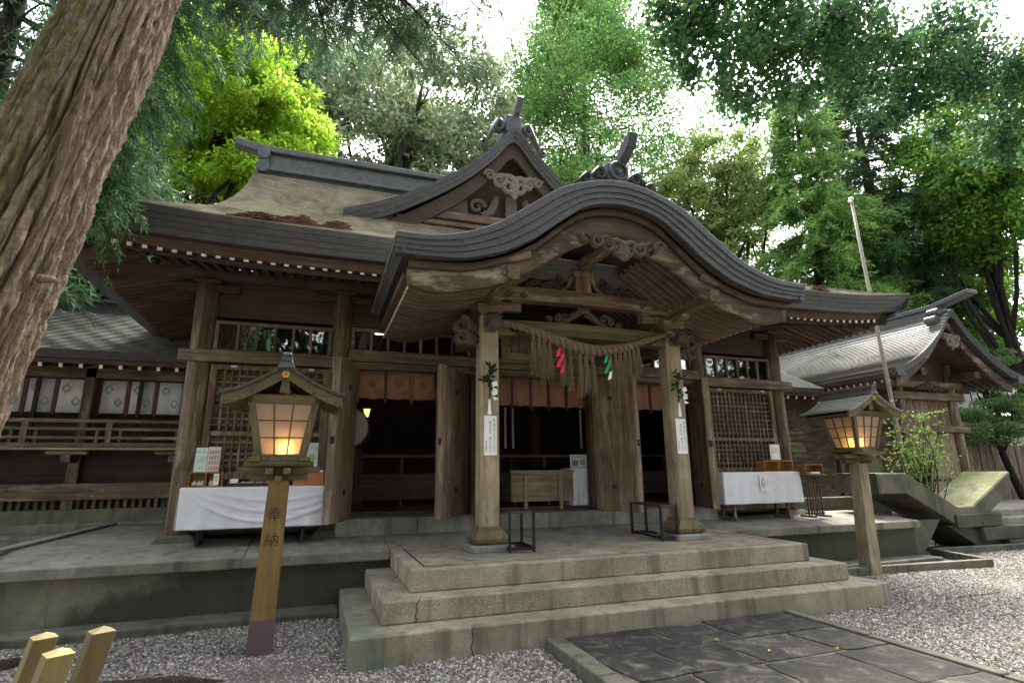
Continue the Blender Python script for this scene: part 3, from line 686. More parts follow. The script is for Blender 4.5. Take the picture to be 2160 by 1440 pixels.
# thick plank doors, swung outwards
def door(hx, hy, ang, w, flip):
    """leaf hinged at (hx,hy); ang measured from the closed direction (along +x when flip=1, -x when -1) outwards"""
    d = Vector((flip * math.cos(ang), -math.sin(ang), 0)); nrm = Vector((-d.y, d.x, 0))
    mb = MB(); z0, z1 = .95, 3.07; h = Vector((hx, hy, 0)); t = .042
    def leafbox(a, b, t0, t1, z0, z1):
        p = [h + d * a + nrm * t0, h + d * b + nrm * t0, h + d * b + nrm * t1, h + d * a + nrm * t1]
        return [(q.x, q.y, z0) for q in p], (0, 0, z1 - z0)
    mb.prism(*leafbox(0, w, -t, t, z0, z1))
    o = obj('door', mb, 'door_wood_z', hall, bev=.01)
    for sgn in (-1, 1):
        fb = MB(); fb.prism(*leafbox(w - .11, w, sgn * (t + .001), sgn * (t + .016), z0 + .01, z1 - .01)); obj('edge_batten', fb, 'door_wood_z', o, bev=.004)
        for zz in (1.32, 2.72):
            c = h + d * (w * .45) + nrm * sgn * (t + .001)
            obj('stud', MB().tube([(c.x, c.y, zz), tuple(Vector((c.x, c.y, zz)) + nrm * sgn * .022)], [.045, .03], 12), 'dark_wood_z', o, True)
    c = h + d * (w - .02); hb = MB().box(c.x - .03, c.x + .03, c.y - .03, c.y + .03, 1.93, 2.03)
    obj('latch', hb, 'black_iron', o, bev=.01)
    return o
R_ = math.radians
door(XC - 2.93, YF - .09, R_(110), .86, 1)
door(XC - 1.30, YF - .09, R_(53), .84, -1)
door(XC - .89, YF - .09, R_(110), .86, 1)
door(XC + .95, YF - .09, R_(68), .86, 1)
door(XC + 2.90, YF - .09, R_(72), .80, -1)
# interior shell
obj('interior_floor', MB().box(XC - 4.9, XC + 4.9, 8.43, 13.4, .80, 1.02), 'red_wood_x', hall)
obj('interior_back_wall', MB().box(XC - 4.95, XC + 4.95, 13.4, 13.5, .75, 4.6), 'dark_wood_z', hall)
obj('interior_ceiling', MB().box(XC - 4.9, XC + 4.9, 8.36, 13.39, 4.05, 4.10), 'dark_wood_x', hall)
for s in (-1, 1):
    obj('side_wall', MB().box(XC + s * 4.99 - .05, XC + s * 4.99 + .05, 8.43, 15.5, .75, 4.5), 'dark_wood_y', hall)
    for yy in (10.6, 13.4):
        obj('column', MB().tube([(XC + s * 4.99, yy, .8), (XC + s * 4.99, yy, 4.4)], [.14, .135], 14), 'weathered_wood_z', hall, True)
pr = MB()
for z in (1.12, 1.5, 1.83): pr.box(XC - 4.8, XC + 4.8, 9.75, 9.80, z, z + .05)
for k in range(15): x = XC - 4.7 + k * .67; pr.box(x, x + .05, 9.756, 9.796, 1.021, 1.88)
pr.box(XC - 4.75, XC + 4.75, 9.765, 9.79, 1.17, 1.50)
obj('inner_railing', pr, 'red_wood_x', hall)
obj('tie_beam', MB().box(XC - 4.8, XC + 4.8, 10.4, 10.6, 3.2, 3.45), 'dark_wood_x', hall)
for u in (-3.157, -1.06, 1.06, 3.157):
    obj('inner_column', MB().tube([(XC + u, 11.2, 1.03), (XC + u, 11.2, 4.04)], [.13, .13], 12), 'dark_wood_z', hall, True)
cl = emit('tube_light', (1.0, 0.98, 0.92), 1.2)
for k, x in enumerate((.75, 1.02)):
    t_ = obj('ceiling_light', MB().box(x, x + .22, 8.9, 8.97, 3.80, 3.84), 'tube_light'); tag(t_, 'white strip light glowing behind the high window over the first doorway, %s one' % ('left-hand' if k == 0 else 'right-hand'), 'light', 'strip lights')
# --------------------------------------------------------------- main roof
def mz(y): t = y - 6.5; return 4.42 + .455 * t + .0385 * t * t      # surface height of the front slope
def lift(u, t): return .20 * (min(1.0, abs(u) / 6.6)) ** 7 * max(0.0, 1 - t / 2.2)
YR, YG = 12.0, 8.45
def half_w(y):                                   # half width of the front slope at depth y
    if y < YG: return 6.62 - (6.62 - 5.12) * ((y - 6.5) / (YG - 6.5)) ** 0.92
    return 5.12 - .06 * math.sin(math.pi * (y - YG) / (YR - YG))
roof = obj('roof', MB().grid([[(XC + sx * half_w(y) * k / 6, y + .06, mz(y) - .05) for k in range(-6, 7)] for sx in (1,) for y in np.linspace(6.55, 12, 24)]), 'dark_roof', hall)
NCR = 38
cm_ = MB()
for i in range(NCR):
    ya, yb = 6.5 + (YR - 6.5) * i / NCR, 6.5 + (YR - 6.5) * (i + 1) / NCR
    n = 44
    A = []
    for k in range(n + 1):
        f = -1 + 2 * k / n; ua, ub = f * half_w(ya), f * half_w(yb)
        wob = .004 * math.sin(k * 1.9 + i * 2.3)
        A.append([(XC + ua, ya, mz(ya) + lift(ua, ya - 6.5) + .036 + wob), (XC + ub, yb + .02, mz(yb) + lift(ub, yb - 6.5) + .001)])
    cm_.grid(A)
    # the butt edge of the course
    cm_.grid([[p[0], (p[0][0], p[0][1] + .055, p[0][2] - .040)] for p in A])
o = obj('shingle_course', cm_, 'shingle_roof', roof); o['kind'] = 'stuff'
# hip slopes at both ends, gable walls, rear slope
for s in (-1, 1):
    hb = MB()
    for i in range(18):
        ta, tb = i / 18, (i + 1) / 18
        def P(t, yy0, yy1, k, dz): return (XC + s * (6.62 - 1.5 * t), yy0 + (yy1 - yy0) * k, mz(6.5 + t * (YG - 6.5)) + dz + .2 * max(0, 1 - 4 * k * (1 - k)) ** 6 * (1 - t))
        row = []
        for k in np.linspace(0, 1, 17):
            row.append([P(ta, 6.5 + ta * 1.95, 17.5 - ta * 1.95, k, .016), P(tb, 6.5 + tb * 1.95, 17.5 - tb * 1.95, k, .001)])
        hb.grid(row); hb.grid([[p[0], (p[0][0] - s * .04, p[0][1], p[0][2] - .022)] for p in row])
    q = obj('hip_shingles', hb, 'shingle_roof', roof); q['kind'] = 'stuff'
    obj('gable_wall', MB().prism([(XC + s * 4.6, 8.9, 5.2), (XC + s * 4.6, 15.1, 5.2), (XC + s * 4.6, 12, 7.3)], (s * .1, 0, 0)), 'dark_wood_z', roof)
    vb = MB()
    pts = [(XC + s * 5.04, y, mz(y) - .19) for y in np.linspace(YG, YR, 12)]
    for a, b in zip(pts, pts[1:]): vb.beam(a, b, .10, .24)
    obj('verge_board', vb, 'dark_wood_y', roof)
obj('rear_slope', MB().grid([[(XC + 5.1 * k, 24 - y, mz(y)) for k in (-1, -.5, 0, .5, 1)] for y in np.linspace(6.5, 12, 10)]), 'dark_roof', roof)
# ridge
rg = MB().box(XC - 4.93, XC + 4.93, YR - .17, YR + .17, 7.95, 8.46)
rg.box(XC - 4.90, XC + 4.90, YR - .24, YR + .24, 8.02, 8.09); rg.box(XC - 4.95, XC + 4.95, YR - .25, YR + .25, 8.461, 8.60)
ridge = obj('ridge', rg, 'dark_copper', roof, bev=.02)
for s in (-1, 1):
    e = MB().prism([(XC + s * 4.9, YR - .13, 8.47), (XC + s * 5.55, YR - .13, 8.60), (XC + s * 5.55, YR - .13, 8.76), (XC + s * 4.9, YR - .13, 8.66)], (0, .26, 0))
    obj('ridge_finial', e, 'dark_copper', ridge, bev=.01)
    e = MB()
    for zz, rr in ((8.38, .13), (8.08, .14)): e.tube([(XC + s * 4.94, YR - .30, zz), (XC + s * 4.94, YR + .30, zz)], [rr, rr], 12)
    e.box(XC + s * 4.90 - .06, XC + s * 4.90 + .06, YR - .27, YR + .27, 7.95, 8.55)
    obj('ridge_end_roll', e, 'ornament_tile', ridge, bev=.01)
# eave edge: thick dark layered edge, brown fascia, white tipped rafters
US = [XC + u for u in np.linspace(-6.62, 6.62, 61)]
def eave_strip(y0, y1, z_top, z_bot, shrink, depth):
    mb = MB(); rows_ = []
    for x in US:
        u = (x - XC) * shrink; l_ = lift(u / shrink, 0)
        rows_.append([(XC + u, y0, z_top + l_), (XC + u, y1, z_bot + l_), (XC + u, y1 + depth, z_bot + l_ + .01)])
    return mb.grid(rows_)
ef = obj('eave_edge', eave_strip(6.5, 6.62, 4.435, 4.16, 1.0, .26), 'shingle_dark', roof)
for k in range(4):
    z_ = 4.435 - .068 * (k + 1); y_ = 6.5 + .12 * (k + 1) / 4.0
    L_ = MB().slab([[(x, y_ - .034, z_ + .062 + lift(x - XC, 0)), (x, y_ - .012, z_ + .006 + lift(x - XC, 0))] for x in US], (0, .03, 0))
    obj('eave_layer', L_, 'shingle_dark', roof)
obj('eave_fascia', eave_strip(6.72, 6.76, 4.165, 4.05, .965, .12), 'red_wood_x', hall)
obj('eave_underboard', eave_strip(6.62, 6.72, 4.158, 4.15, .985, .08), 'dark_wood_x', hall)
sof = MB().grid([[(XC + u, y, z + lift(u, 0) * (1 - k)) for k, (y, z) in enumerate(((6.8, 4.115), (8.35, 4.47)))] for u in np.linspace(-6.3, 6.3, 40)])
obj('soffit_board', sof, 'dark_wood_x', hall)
rlen = math.hypot(1.45, .33)
raf_me = MB().box(-.027, .027, 0, rlen, -.034, .034).mesh('rafter', 'dark_wood_y'); tip_me = MB().box(-.026, .026, -.006, -.0005, -.033, .033).mesh('rafter_tip', 'white_paint')
u = -6.0
while u <= 6.01:
    if abs(u) > 2.05:
        rf = inst('rafter', raf_me, hall, (XC + u, 6.80, 4.062 + lift(u, 0)), (math.atan2(.33 - lift(u, 0), 1.45), 0, 0))
        inst('rafter_tip', tip_me, rf, (XC + u, 6.80, 4.062 + lift(u, 0)), (math.atan2(.33 - lift(u, 0), 1.45), 0, 0))
    u += .15
obj('eave_batten', eave_strip(6.93, 6.95, 4.06, 4.005, .93, .05), 'dark_wood_x', hall)
# side eaves: soffit, rafters running outwards, edge
for s in (-1, 1):
    y0, y1 = 6.8, 17.0
    obj('soffit_board', MB().grid([[(XC + s * (6.15 - 1.15 * a), y0 + a * 1.3 + (y1 - y0 - 2.6 * a) * k, 4.10 + .34 * a) for a in (0, 1)] for k in np.linspace(0, 1, 12)]), 'dark_wood_y', hall)
    ed = MB().grid([[(XC + s * 6.62, y, 4.435 + .2 * abs(2 * k - 1) ** 9), (XC + s * 6.5, y, 4.16 + .2 * abs(2 * k - 1) ** 9), (XC + s * 6.2, y, 4.12 + .15 * abs(2 * k - 1) ** 9), (XC + s * 6.14, y, 4.03 + .15 * abs(2 * k - 1) ** 9)] for k in np.linspace(0, 1, 25) for y in (6.5 + 11 * k,)])
    obj('side_eave_edge', ed, 'shingle_dark', roof)
    sl = math.hypot(1.15, .34); me_ = MB().box(0, sl, -.027, .027, -.034, .034).mesh('rafter', 'red_wood_x')
    y = 6.95
    while y < 12.6:
        st = max(0.0, 1 - (y - 6.8) / 1.3)
        ln = sl * (1 - st)
        if ln > .12:
            inst('rafter', me_, hall, (XC + s * 6.16, y, 4.045), (0, -math.atan2(.34, 1.15), 0 if s < 0 else math.pi), (ln / sl, 1, 1))
        y += .155
    obj('hip_rafter', MB().beam((XC + s * 6.22, 6.72, 4.17), (XC + s * 4.99, 8.27, 4.45), .13, .17), 'dark_wood_y', hall, bev=.01)
# --------------------------------------------------------------- triangular gable on the main roof
YH = 9.236
gp = curve1([0, .37, .77, 1.24, 1.79, 2.4, 2.85, 3.25], [8.44, 8.02, 7.60, 7.20, 6.82, 6.45, 6.25, 6.10])
us = np.linspace(-3.25, 3.25, 53)
gable = obj('front_gable', MB().slab([[(XC + u, YH, gp(abs(u))), (XC + u, max(YH + .3, min(12.0, 6.5 + 5.5 * 1.05)), gp(abs(u)))] for u in us], (0, 0, -.05)), 'dark_roof', hall)
fb_ = MB()
for k in range(3):
    P = [[(XC + u, YH - .02 + .035 * k, gp(abs(u)) + .012 - .095 * k * (1.0)), (XC + u, YH + .0 + .035 * k, gp(abs(u)) - .085 - .095 * k)] for u in us]
    fb_.slab(P, (0, .05, 0))
obj('gable_edge', fb_, 'shingle_dark', gable)
bp = MB().slab([[(XC + u, YH + .16, gp(abs(u)) - .27 - .03 * abs(u)), (XC + u, YH + .16, gp(abs(u)) - .60 - .03 * abs(u))] for u in us[3:-3]], (0, .08, 0))
obj('barge_board', bp, 'dark_wood_x', gable)
tri = [(XC + u, YH + .42, gp(abs(u)) - .3) for u in np.linspace(-2.6, 2.6, 21)] + [(XC + 2.6, YH + .42, 5.9), (XC - 2.6, YH + .42, 5.9)]
obj('gable_field', MB().prism(tri, (0, .05, 0)), 'dark_wood_x', gable)
gbm = MB().box(XC - 1.75, XC + 1.75, YH + .25, YH + .40, 6.34, 6.50); gbm.box(XC - 2.3, XC + 2.3, YH + .18, YH + .38, 6.16, 6.25)
obj('gable_beam', gbm, 'weathered_wood_x', gable, bev=.01)
st_ = MB().box(XC - .12, XC + .12, YH + .30, YH + .415, 6.51, 7.02)
for s in (-1, 1):
    st_.tube([(XC + s * .30, YH + .35, 7.0), (XC + s * .36, YH + .35, 6.8), (XC + s * .45, YH + .35, 6.62), (XC + s * .62, YH + .35, 6.53)], [.07, .09, .09, .07], 8)
    scroll(st_, (XC + s * .72, 6.72), .17, 1.2, 3.14 if s > 0 else 0, -s, .05, .06, YH + .35, 7)
    st_.prism([(XC + s * .9, YH + .36, 6.53), (XC + s * 1.5, YH + .36, 6.53), (XC + s * .9, YH + .36, 6.85)], (0, .04, 0))
obj('gable_strut', st_, 'grey_carving', gable)
obj('gable_pendant', carving(1.30, .62, YH + .12, XC, 7.42, 4, .07, 3), 'pale_carving', gable, True)
ogt = MB(); oy = YH + .16
ogt.box(XC - .19, XC + .19, oy - .1, oy + .5, 8.36, 8.80)
orn = obj('ridge_ornament', ogt, 'ornament_tile', gable, bev=.05)
for s in (-1, 1):
    sw = MB()
    scroll(sw, (XC + s * .34, 8.50), .13, 1.2, 1.57, s, .06, .12, oy, 8, (XC + s * .62, 8.02))
    scroll(sw, (XC + s * .66, 8.06), .10, 1.1, 1.57, s, .05, .10, oy, 8)
    obj('cloud_scroll', sw, 'ornament_tile', orn, True)
fin = MB()
for (a, b) in (((oy + .3, 8.72), (oy - .12, 8.84)), ((oy - .12, 8.84), (oy - .36, 9.06))):
    fin.beam((XC + .06, a[0], a[1]), (XC + .06, b[0], b[1]), .13, .10)
obj('finial', fin, 'ornament_tile', orn, bev=.01)
obj('gable_ridge', MB().box(XC - .13, XC + .13, YH + .5, 12, 8.40, 8.62), 'dark_copper', gable, bev=.02)

# ================================================================== THE PORCH (curved gable roof on two pillars)
YP = 6.598; UP = 1.394; YK = 5.315
kt = curve1([0, .25, .5, .82, 1.25, 1.7, 2.2, 2.5, 2.76], [5.065, 5.04, 4.975, 4.85, 4.55, 4.235, 4.045, 4.005, 4.005])
kf = curve1([0, .25, .5, .8, 1.2, 1.6, 2.1, 2.65], [4.77, 4.745, 4.665, 4.45, 4.13, 3.92, 3.80, 3.785])
kb = curve1([0, .2, .4, .8, 1.25, 1.7, 2.3, 2.58], [4.43, 4.40, 4.31, 4.09, 3.80, 3.60, 3.48, 3.545])
uk = np.linspace(-2.76, 2.76, 81)
def norm_at(f, u):
    d = (f(min(abs(u) + .01, 2.76)) - f(max(abs(u) - .01, 0))) / (min(abs(u) + .01, 2.76) - max(abs(u) - .01, 0)) * (1 if u >= 0 else -1)
    return math.atan(d)
kp = obj('porch_roof', MB().slab([[(XC + u, YK + .02, kt(abs(u)) - .004), (XC + u, 8.25, kt(abs(u)) - .004)] for u in uk], (0, 0, -.05)), 'grey_roof', hall)
# overlapping courses of shingle along the top of the porch roof
cs = MB()
for k in range(26):
    y0, y1 = YK + .004 + k * .11, YK + .004 + (k + 1) * .11
    cs.grid([[(XC + u, y0, kt(abs(u)) + .002), (XC + u, y0 + .002, kt(abs(u)) + .012), (XC + u, y1, kt(abs(u)) + .003)] for u in uk])
q = obj('shingle_course', cs, 'grey_roof', kp); q['kind'] = 'stuff'
# front edge: four layers of small dark shingles following the curve
back = MB().slab([[(XC + u, YK + .045, kt(abs(u)) - .01), (XC + u, YK + .115, kf(abs(u) * .962) + .005)] for u in uk], (0, .05, 0))
obj('edge_backing', back, 'dark_wood_x', kp)
tile = MB().box(-.5, .5, -.5, .5, -.5, .5)
tile_me = tile.mesh('edge_shingle', 'shingle_dark')
arc = [0.0]
for a, b in zip(uk, uk[1:]): arc.append(arc[-1] + math.hypot(b - a, kt(abs(b)) - kt(abs(a))))
tot = arc[-1]
for r in range(4):
    n = 46; off = (r % 2) * .5
    for k in range(n + (1 if off else 0)):
        s0, s1 = max(0, (k - off) / n) * tot, min(1, (k + 1 - off) / n) * tot
        ua, ub = np.interp(s0, arc, uk), np.interp(s1, arc, uk); um = (ua + ub) / 2
        fr = (r + .5) / 4
        def zat(u): return kt(abs(u)) * (1 - fr) + kf(abs(u) * .962) * fr
        ang = math.atan2(zat(ub) - zat(ua), ub - ua); hgt = (kt(abs(um)) - kf(abs(um) * .962)) / 4 * math.cos(ang)
        ln = math.hypot(ub - ua, zat(ub) - zat(ua))
        inst('edge_shingle', tile_me, kp, (XC + um, YK + .022 + .014 * r + random.uniform(-.001, .001), zat(um) + random.uniform(-.002, .002)), (0, -ang, 0), (ln * .985, .045, hgt * .97))
# side edges (left one is seen)
for s in (-1, 1):
    obj('edge_backing', MB().prism([(XC + s * 2.74, YK + .05, 3.995), (XC + s * 2.655, YK + .05, 3.79), (XC + s * 2.50, YK + .05, 3.79), (XC + s * 2.5, YK + .05, 3.95)], (0, 2.6, 0)), 'dark_wood_y', kp)
    for r in range(4):
        fr = (r + .5) / 4
        for k in range(17):
            y0, y1 = YK + .02 + (k - .5 * (r % 2)) * .155, YK + .02 + (k + 1 - .5 * (r % 2)) * .155
            y0 = max(y0, YK + .02)
            inst('edge_shingle', tile_me, kp, (XC + s * (2.752 - .085 * fr), (y0 + y1) / 2, 4.005 - .22 * fr), (0, s * .38, 0), (.03, (y1 - y0) * .985, .052))
# barge board, moulding and ceiling
bu = np.linspace(-2.60, 2.60, 71)
def btop(u): return kf(min(abs(u), 2.65)) - .035
obj('barge_board', MB().slab([[(XC + u, YK + .25, btop(u)), (XC + u, YK + .235, (btop(u) + kb(abs(u))) / 2), (XC + u, YK + .25, kb(abs(u)))] for u in bu], (0, .10, 0)), 'barge_wood', kp, True)
obj('barge_moulding', MB().slab([[(XC + u, YK + .17, kf(min(abs(u), 2.65)) - .004), (XC + u, YK + .19, btop(u) - .045)] for u in bu], (0, .06, 0)), 'dark_wood_x', kp, True)
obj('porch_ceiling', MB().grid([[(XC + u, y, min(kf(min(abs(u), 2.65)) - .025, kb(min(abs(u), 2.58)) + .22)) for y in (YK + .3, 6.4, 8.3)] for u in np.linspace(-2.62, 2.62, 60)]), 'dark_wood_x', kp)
rm = {}
for s in (-1, 1):
    u_ = np.linspace(.55, 2.54, 22)
    rm[s] = MB().slab([[(s * u, -.028, kb(u) + .115), (s * u, -.028, kb(u) + .05)] for u in u_], (0, .056, 0)).mesh('rafter', 'rafter_wood')
tipm = MB().box(-.006, .006, -.027, .027, -.032, .032).mesh('rafter_tip', 'white_paint')
for s in (-1, 1):
    for k in range(19):
        y = YK + .45 + k * .140
        rf = inst('rafter', rm[s], kp, (XC, y, 0))
        t_ = inst('rafter_tip', tipm, kp, (XC + s * 2.548, y, kb(2.54) + .082))
    obj('eave_batten', MB().beam((XC + s * 2.60, YK + .36, 3.655), (XC + s * 2.60, 8.1, 3.655), .07, .09), 'red_wood_y', kp)
for s in (-1, 1):
    obj('purlin', MB().box(XC + s * 1.40 - .075, XC + s * 1.40 + .075, YK + .20, 8.2, 3.70, 3.87), 'weathered_wood_y', hall, bev=.01)
    dsc = MB().tube([(XC + s * 1.58, YK + .222, 3.90), (XC + s * 1.20, YK + .215, 4.03)], [.035, .055], 12)
    obj('purlin_cover', dsc, 'weathered_wood_x', hall, True)
obj('purlin', MB().box(XC - .07, XC + .07, YK + .38, 8.2, 4.33, 4.47), 'weathered_wood_y', hall, bev=.01)
obj('porch_pendant', carving(1.25, .34, YK + .15, XC + .02, 4.36, 9, .08, 4), 'grey_carving', hall, True)
# ornament on the porch ridge
og = MB(); oy = YK + .17
og.box(XC - .165, XC + .165, oy - .06, oy + .22, 5.04, 5.42)
po = obj('ridge_ornament', og, 'ornament_tile', hall, bev=.06)
ms = MB()
ms.tube([(XC + .12 * math.cos(a), oy - .075, 5.27 + .12 * math.sin(a)) for a in np.linspace(0, 6.283, 20)], .022, 6, False)
ms.tube([(XC, oy - .085, 5.27), (XC, oy - .05, 5.27)], [.035, .05], 10)
for s in (-1, 1):
    for k, (du, dz, r) in enumerate(((.26, 5.20, .075), (.45, 5.11, .055))):
        scroll(ms, (XC + s * du, dz), r, 1.3, 1.2 if s > 0 else 1.9, s, r * .42, .11, oy, 8, (XC + s * (du + .16), dz - .09))
    ms.tube([(XC + s * u, oy, kt(u) + .035) for u in (.1, .3, .5, .62, .74)], [.06, .07, .06, .045, .02], 8, True)
obj('cloud_scroll', ms, 'ornament_tile', po, True)
fn = MB(); fn.prism([(XC + .02, oy + .50, 5.30), (XC + .02, oy + .05, 5.37), (XC + .02, oy - .28, 5.52), (XC + .02, oy - .34, 5.68), (XC + .02, oy - .22, 5.67), (XC + .02, oy + .02, 5.53), (XC + .02, oy + .50, 5.46)], (.13, 0, 0))
obj('finial', fn, 'ornament_tile', po, bev=.012)
obj('porch_ridge', MB().box(XC - .11, XC + .11, oy + .2, 8.3, 5.05, 5.22), 'dark_copper', kp, bev=.02)
# pillars
for s in (-1, 1):
    x = XC + s * UP
    obj('pillar_pad', MB().box(x - .26, x + .26, YP - .26, YP + .26, .650, .735), 'sill_stone', hall, bev=.02)
    fb = MB(); w = [(.735, .34), (.76, .40), (.80, .42), (.85, .37), (.895, .30), (.93, .285)]
    for (z0, w0), (z1, w1) in zip(w, w[1:]): fb.taper((x, YP), w0, w0, z0, (x, YP), w1, w1, z1)
    obj('pillar_foot', fb, 'mossy_wood_z', hall)
    h, c = .125, .028
    poly = [(x - h + c, YP - h), (x + h - c, YP - h), (x + h, YP - h + c), (x + h, YP + h - c), (x + h - c, YP + h), (x - h + c, YP + h), (x - h, YP + h - c), (x - h, YP - h + c)]
    obj('pillar', MB().prism([(px, py, .93) for px, py in poly], (0, 0, 2.60)), 'pale_wood_z', hall, bev=.006)
    # bracket set
    bk = MB(); bk.taper((x, YP), .26, .26, 3.53, (x, YP), .36, .36, 3.60); bk.box(x - .18, x + .18, YP - .18, YP + .18, 3.601, 3.68)
    bk.box(x - .46, x + .46, YP - .06, YP + .06, 3.64, 3.755); bk.box(x - .06, x + .06, YP - .46, YP + .46, 3.642, 3.757)
    for dx, dy in ((-.38, 0), (0, 0), (.38, 0), (0, -.38), (0, .38)):
        bk.taper((x + dx, YP + dy), .13, .13, 3.758, (x + dx, YP + dy), .18, .18, 3.79); bk.box(x + dx - .09, x + dx + .09, YP + dy - .09, YP + dy + .09, 3.791, 3.84)
    obj('bracket_set', bk, 'weathered_wood_x', hall, bev=.008)
    # carved beam ends beyond the pillar
    nb = MB()
    for z0, r in ((3.40, .12), (3.24, .10)):
        scroll(nb, (x + s * .36, z0), r, 1.25, 1.57, s, r * .45, .12, YP, 8, (x + s * .13, z0 - .02))
        nb.sphere((x + s * .25, YP, z0 - .01), (.13, .06, .09), 9, 6)
    nb.tube([(x + s * .30, YP, 3.70), (x + s * .55, YP, 3.78), (x + s * .70, YP, 3.86)], [.06, .05, .02], 8)
    obj('carved_nose', nb, 'dark_carving', hall, True)
    nf = MB(); scroll(nf, (0, 0), .10, 1.25, 1.57, 1, .045, .12, 0, 8, (-.2, -.02)); nf.sphere((-.1, 0, -.01), (.13, .06, .085), 9, 6)
    me = nf.mesh('carved_nose', 'dark_carving', True); inst('carved_nose', me, hall, (x, YP - .30, 3.40), (0, 0, -math.pi / 2))
    obj('peg', MB().box(x - .075, x + .075, YP - .165, YP - .126, 3.30, 3.37), 'weathered_wood_x', hall, bev=.01)
    # diagonal connecting beam back to the hall
    obj('link_beam', MB().slab([[(x - .08, y, 3.35 + .26 * math.sin((y - YP) / 1.6 * 1.5708)), (x - .08, y, 3.12 + .26 * math.sin((y - YP) / 1.6 * 1.5708))] for y in np.linspace(YP + .13, 8.1, 9)], (.16, 0, 0)), 'red_wood_y', hall, bev=.006)
xs_ = np.linspace(-1.27, 1.27, 25)
arch = lambda u, a: a * (1 - (u / 1.27) ** 2)
lower = obj('rainbow_beam', MB().slab([[(XC + u, YP - .10, 3.50 + arch(u, .025)), (XC + u, YP - .115, 3.40 + arch(u, .035)), (XC + u, YP - .10, 3.285 + arch(u, .05))] for u in xs_], (0, .2, 0)), 'mossy_wood_x', hall, bev=.01)
gr = MB()
for s in (-1, 1):
    gr.tube([(XC + s * 1.25, YP - .119, 3.47), (XC + s * 1.13, YP - .119, 3.40), (XC + s * 1.00, YP - .119, 3.345), (XC + s * .88, YP - .121, 3.36), (XC + s * .80, YP - .121, 3.41)], [.012, .014, .014, .012, .005], 6)
    gr.tube([(XC + s * 1.12, YP - .119, 3.37), (XC + s * 1.0, YP - .117, 3.31), (XC + s * .92, YP - .117, 3.30)], [.010, .010, .004], 6)
obj('carved_groove', gr, 'ink', lower, True)
gl_ = MB()
for dz in (.05, .075): gl_.slab([[(XC + u, YP - .118, 3.285 + dz + arch(u, .05)), (XC + u, YP - .118, 3.292 + dz + arch(u, .05))] for u in xs_[6:-6]], (0, .02, 0))
obj('carved_line', gl_, 'dark_wood_x', lower)
upper = obj('rainbow_beam', MB().slab([[(XC + u * 1.08, YP - .09, 3.98 + arch(u, .03)), (XC + u * 1.08, YP - .105, 3.87 + arch(u, .035)), (XC + u * 1.08, YP - .09, 3.77 + arch(u, .05))] for u in xs_], (0, .18, 0)), 'weathered_wood_x', hall, bev=.01)
ug = MB()
for s in (-1, 1):
    scroll(ug, (XC + s * 1.15, 3.89), .075, 1.3, 0, s, .016, .02, YP - .105, 6); scroll(ug, (XC + s * .92, 3.87), .05, 1.2, 0, s, .012, .02, YP - .108, 6)
obj('carved_groove', ug, 'dark_carving', upper, True)
# frog-leg strut between the beams, post with carved wings above
kmt = MB(); kmt.box(XC - .09, XC + .09, YP - .06, YP + .06, 3.70, 3.775)
for s in (-1, 1):
    kmt.tube([(XC + s * .05, YP, 3.72), (XC + s * .16, YP, 3.66), (XC + s * .28, YP, 3.57), (XC + s * .42, YP, 3.545)], [.05, .055, .05, .03], 8, True)
    for k in range(3): scroll(kmt, (XC + s * (.30 + .12 * k), 3.63 - .03 * k), .065 - .012 * k, 1.2, 1.5 * k, s, .024, .07, YP - .05, 6)
obj('frog_leg_strut', kmt, 'dark_carving', hall, True)
tz = MB(); tz.taper((XC, YP), .26, .16, 4.0, (XC, YP), .22, .15, 4.22); tz.box(XC - .16, XC + .16, YP - .1, YP + .1, 4.221, 4.32)
for s in (-1, 1): tz.tube([(XC + s * .15, YP - .02, 4.25), (XC + s * .20, YP - .02, 4.14), (XC + s * .25, YP - .02, 4.05), (XC + s * .36, YP - .02, 4.02)], [.035, .035, .035, .02], 8)
obj('short_post', tz, 'weathered_wood_z', hall, bev=.01)
cw = MB()
for s in (-1, 1):
    rd = random.Random(5)
    for k in range(14):
        t = k / 13; x = XC + s * (.30 + .55 * t); zz = 4.04 + rd.uniform(0, .20) * (1 - t) ** .8
        scroll(cw, (x, zz), rd.uniform(.03, .05), 1.2, rd.uniform(0, 6), s, .014, .05, YP - .01, 5)
    cw.prism([(XC + s * .27, YP + .01, 4.01), (XC + s * .95, YP + .01, 4.01), (XC + s * .6, YP + .01, 4.13), (XC + s * .27, YP + .01, 4.25)], (0, .03, 0))
obj('carved_wing', cw, 'dark_carving', hall, True)
obj('tie_board', MB().box(XC - 1.3, XC + 1.3, 7.55, 7.62, 3.55, 3.80), 'red_wood_x', hall)

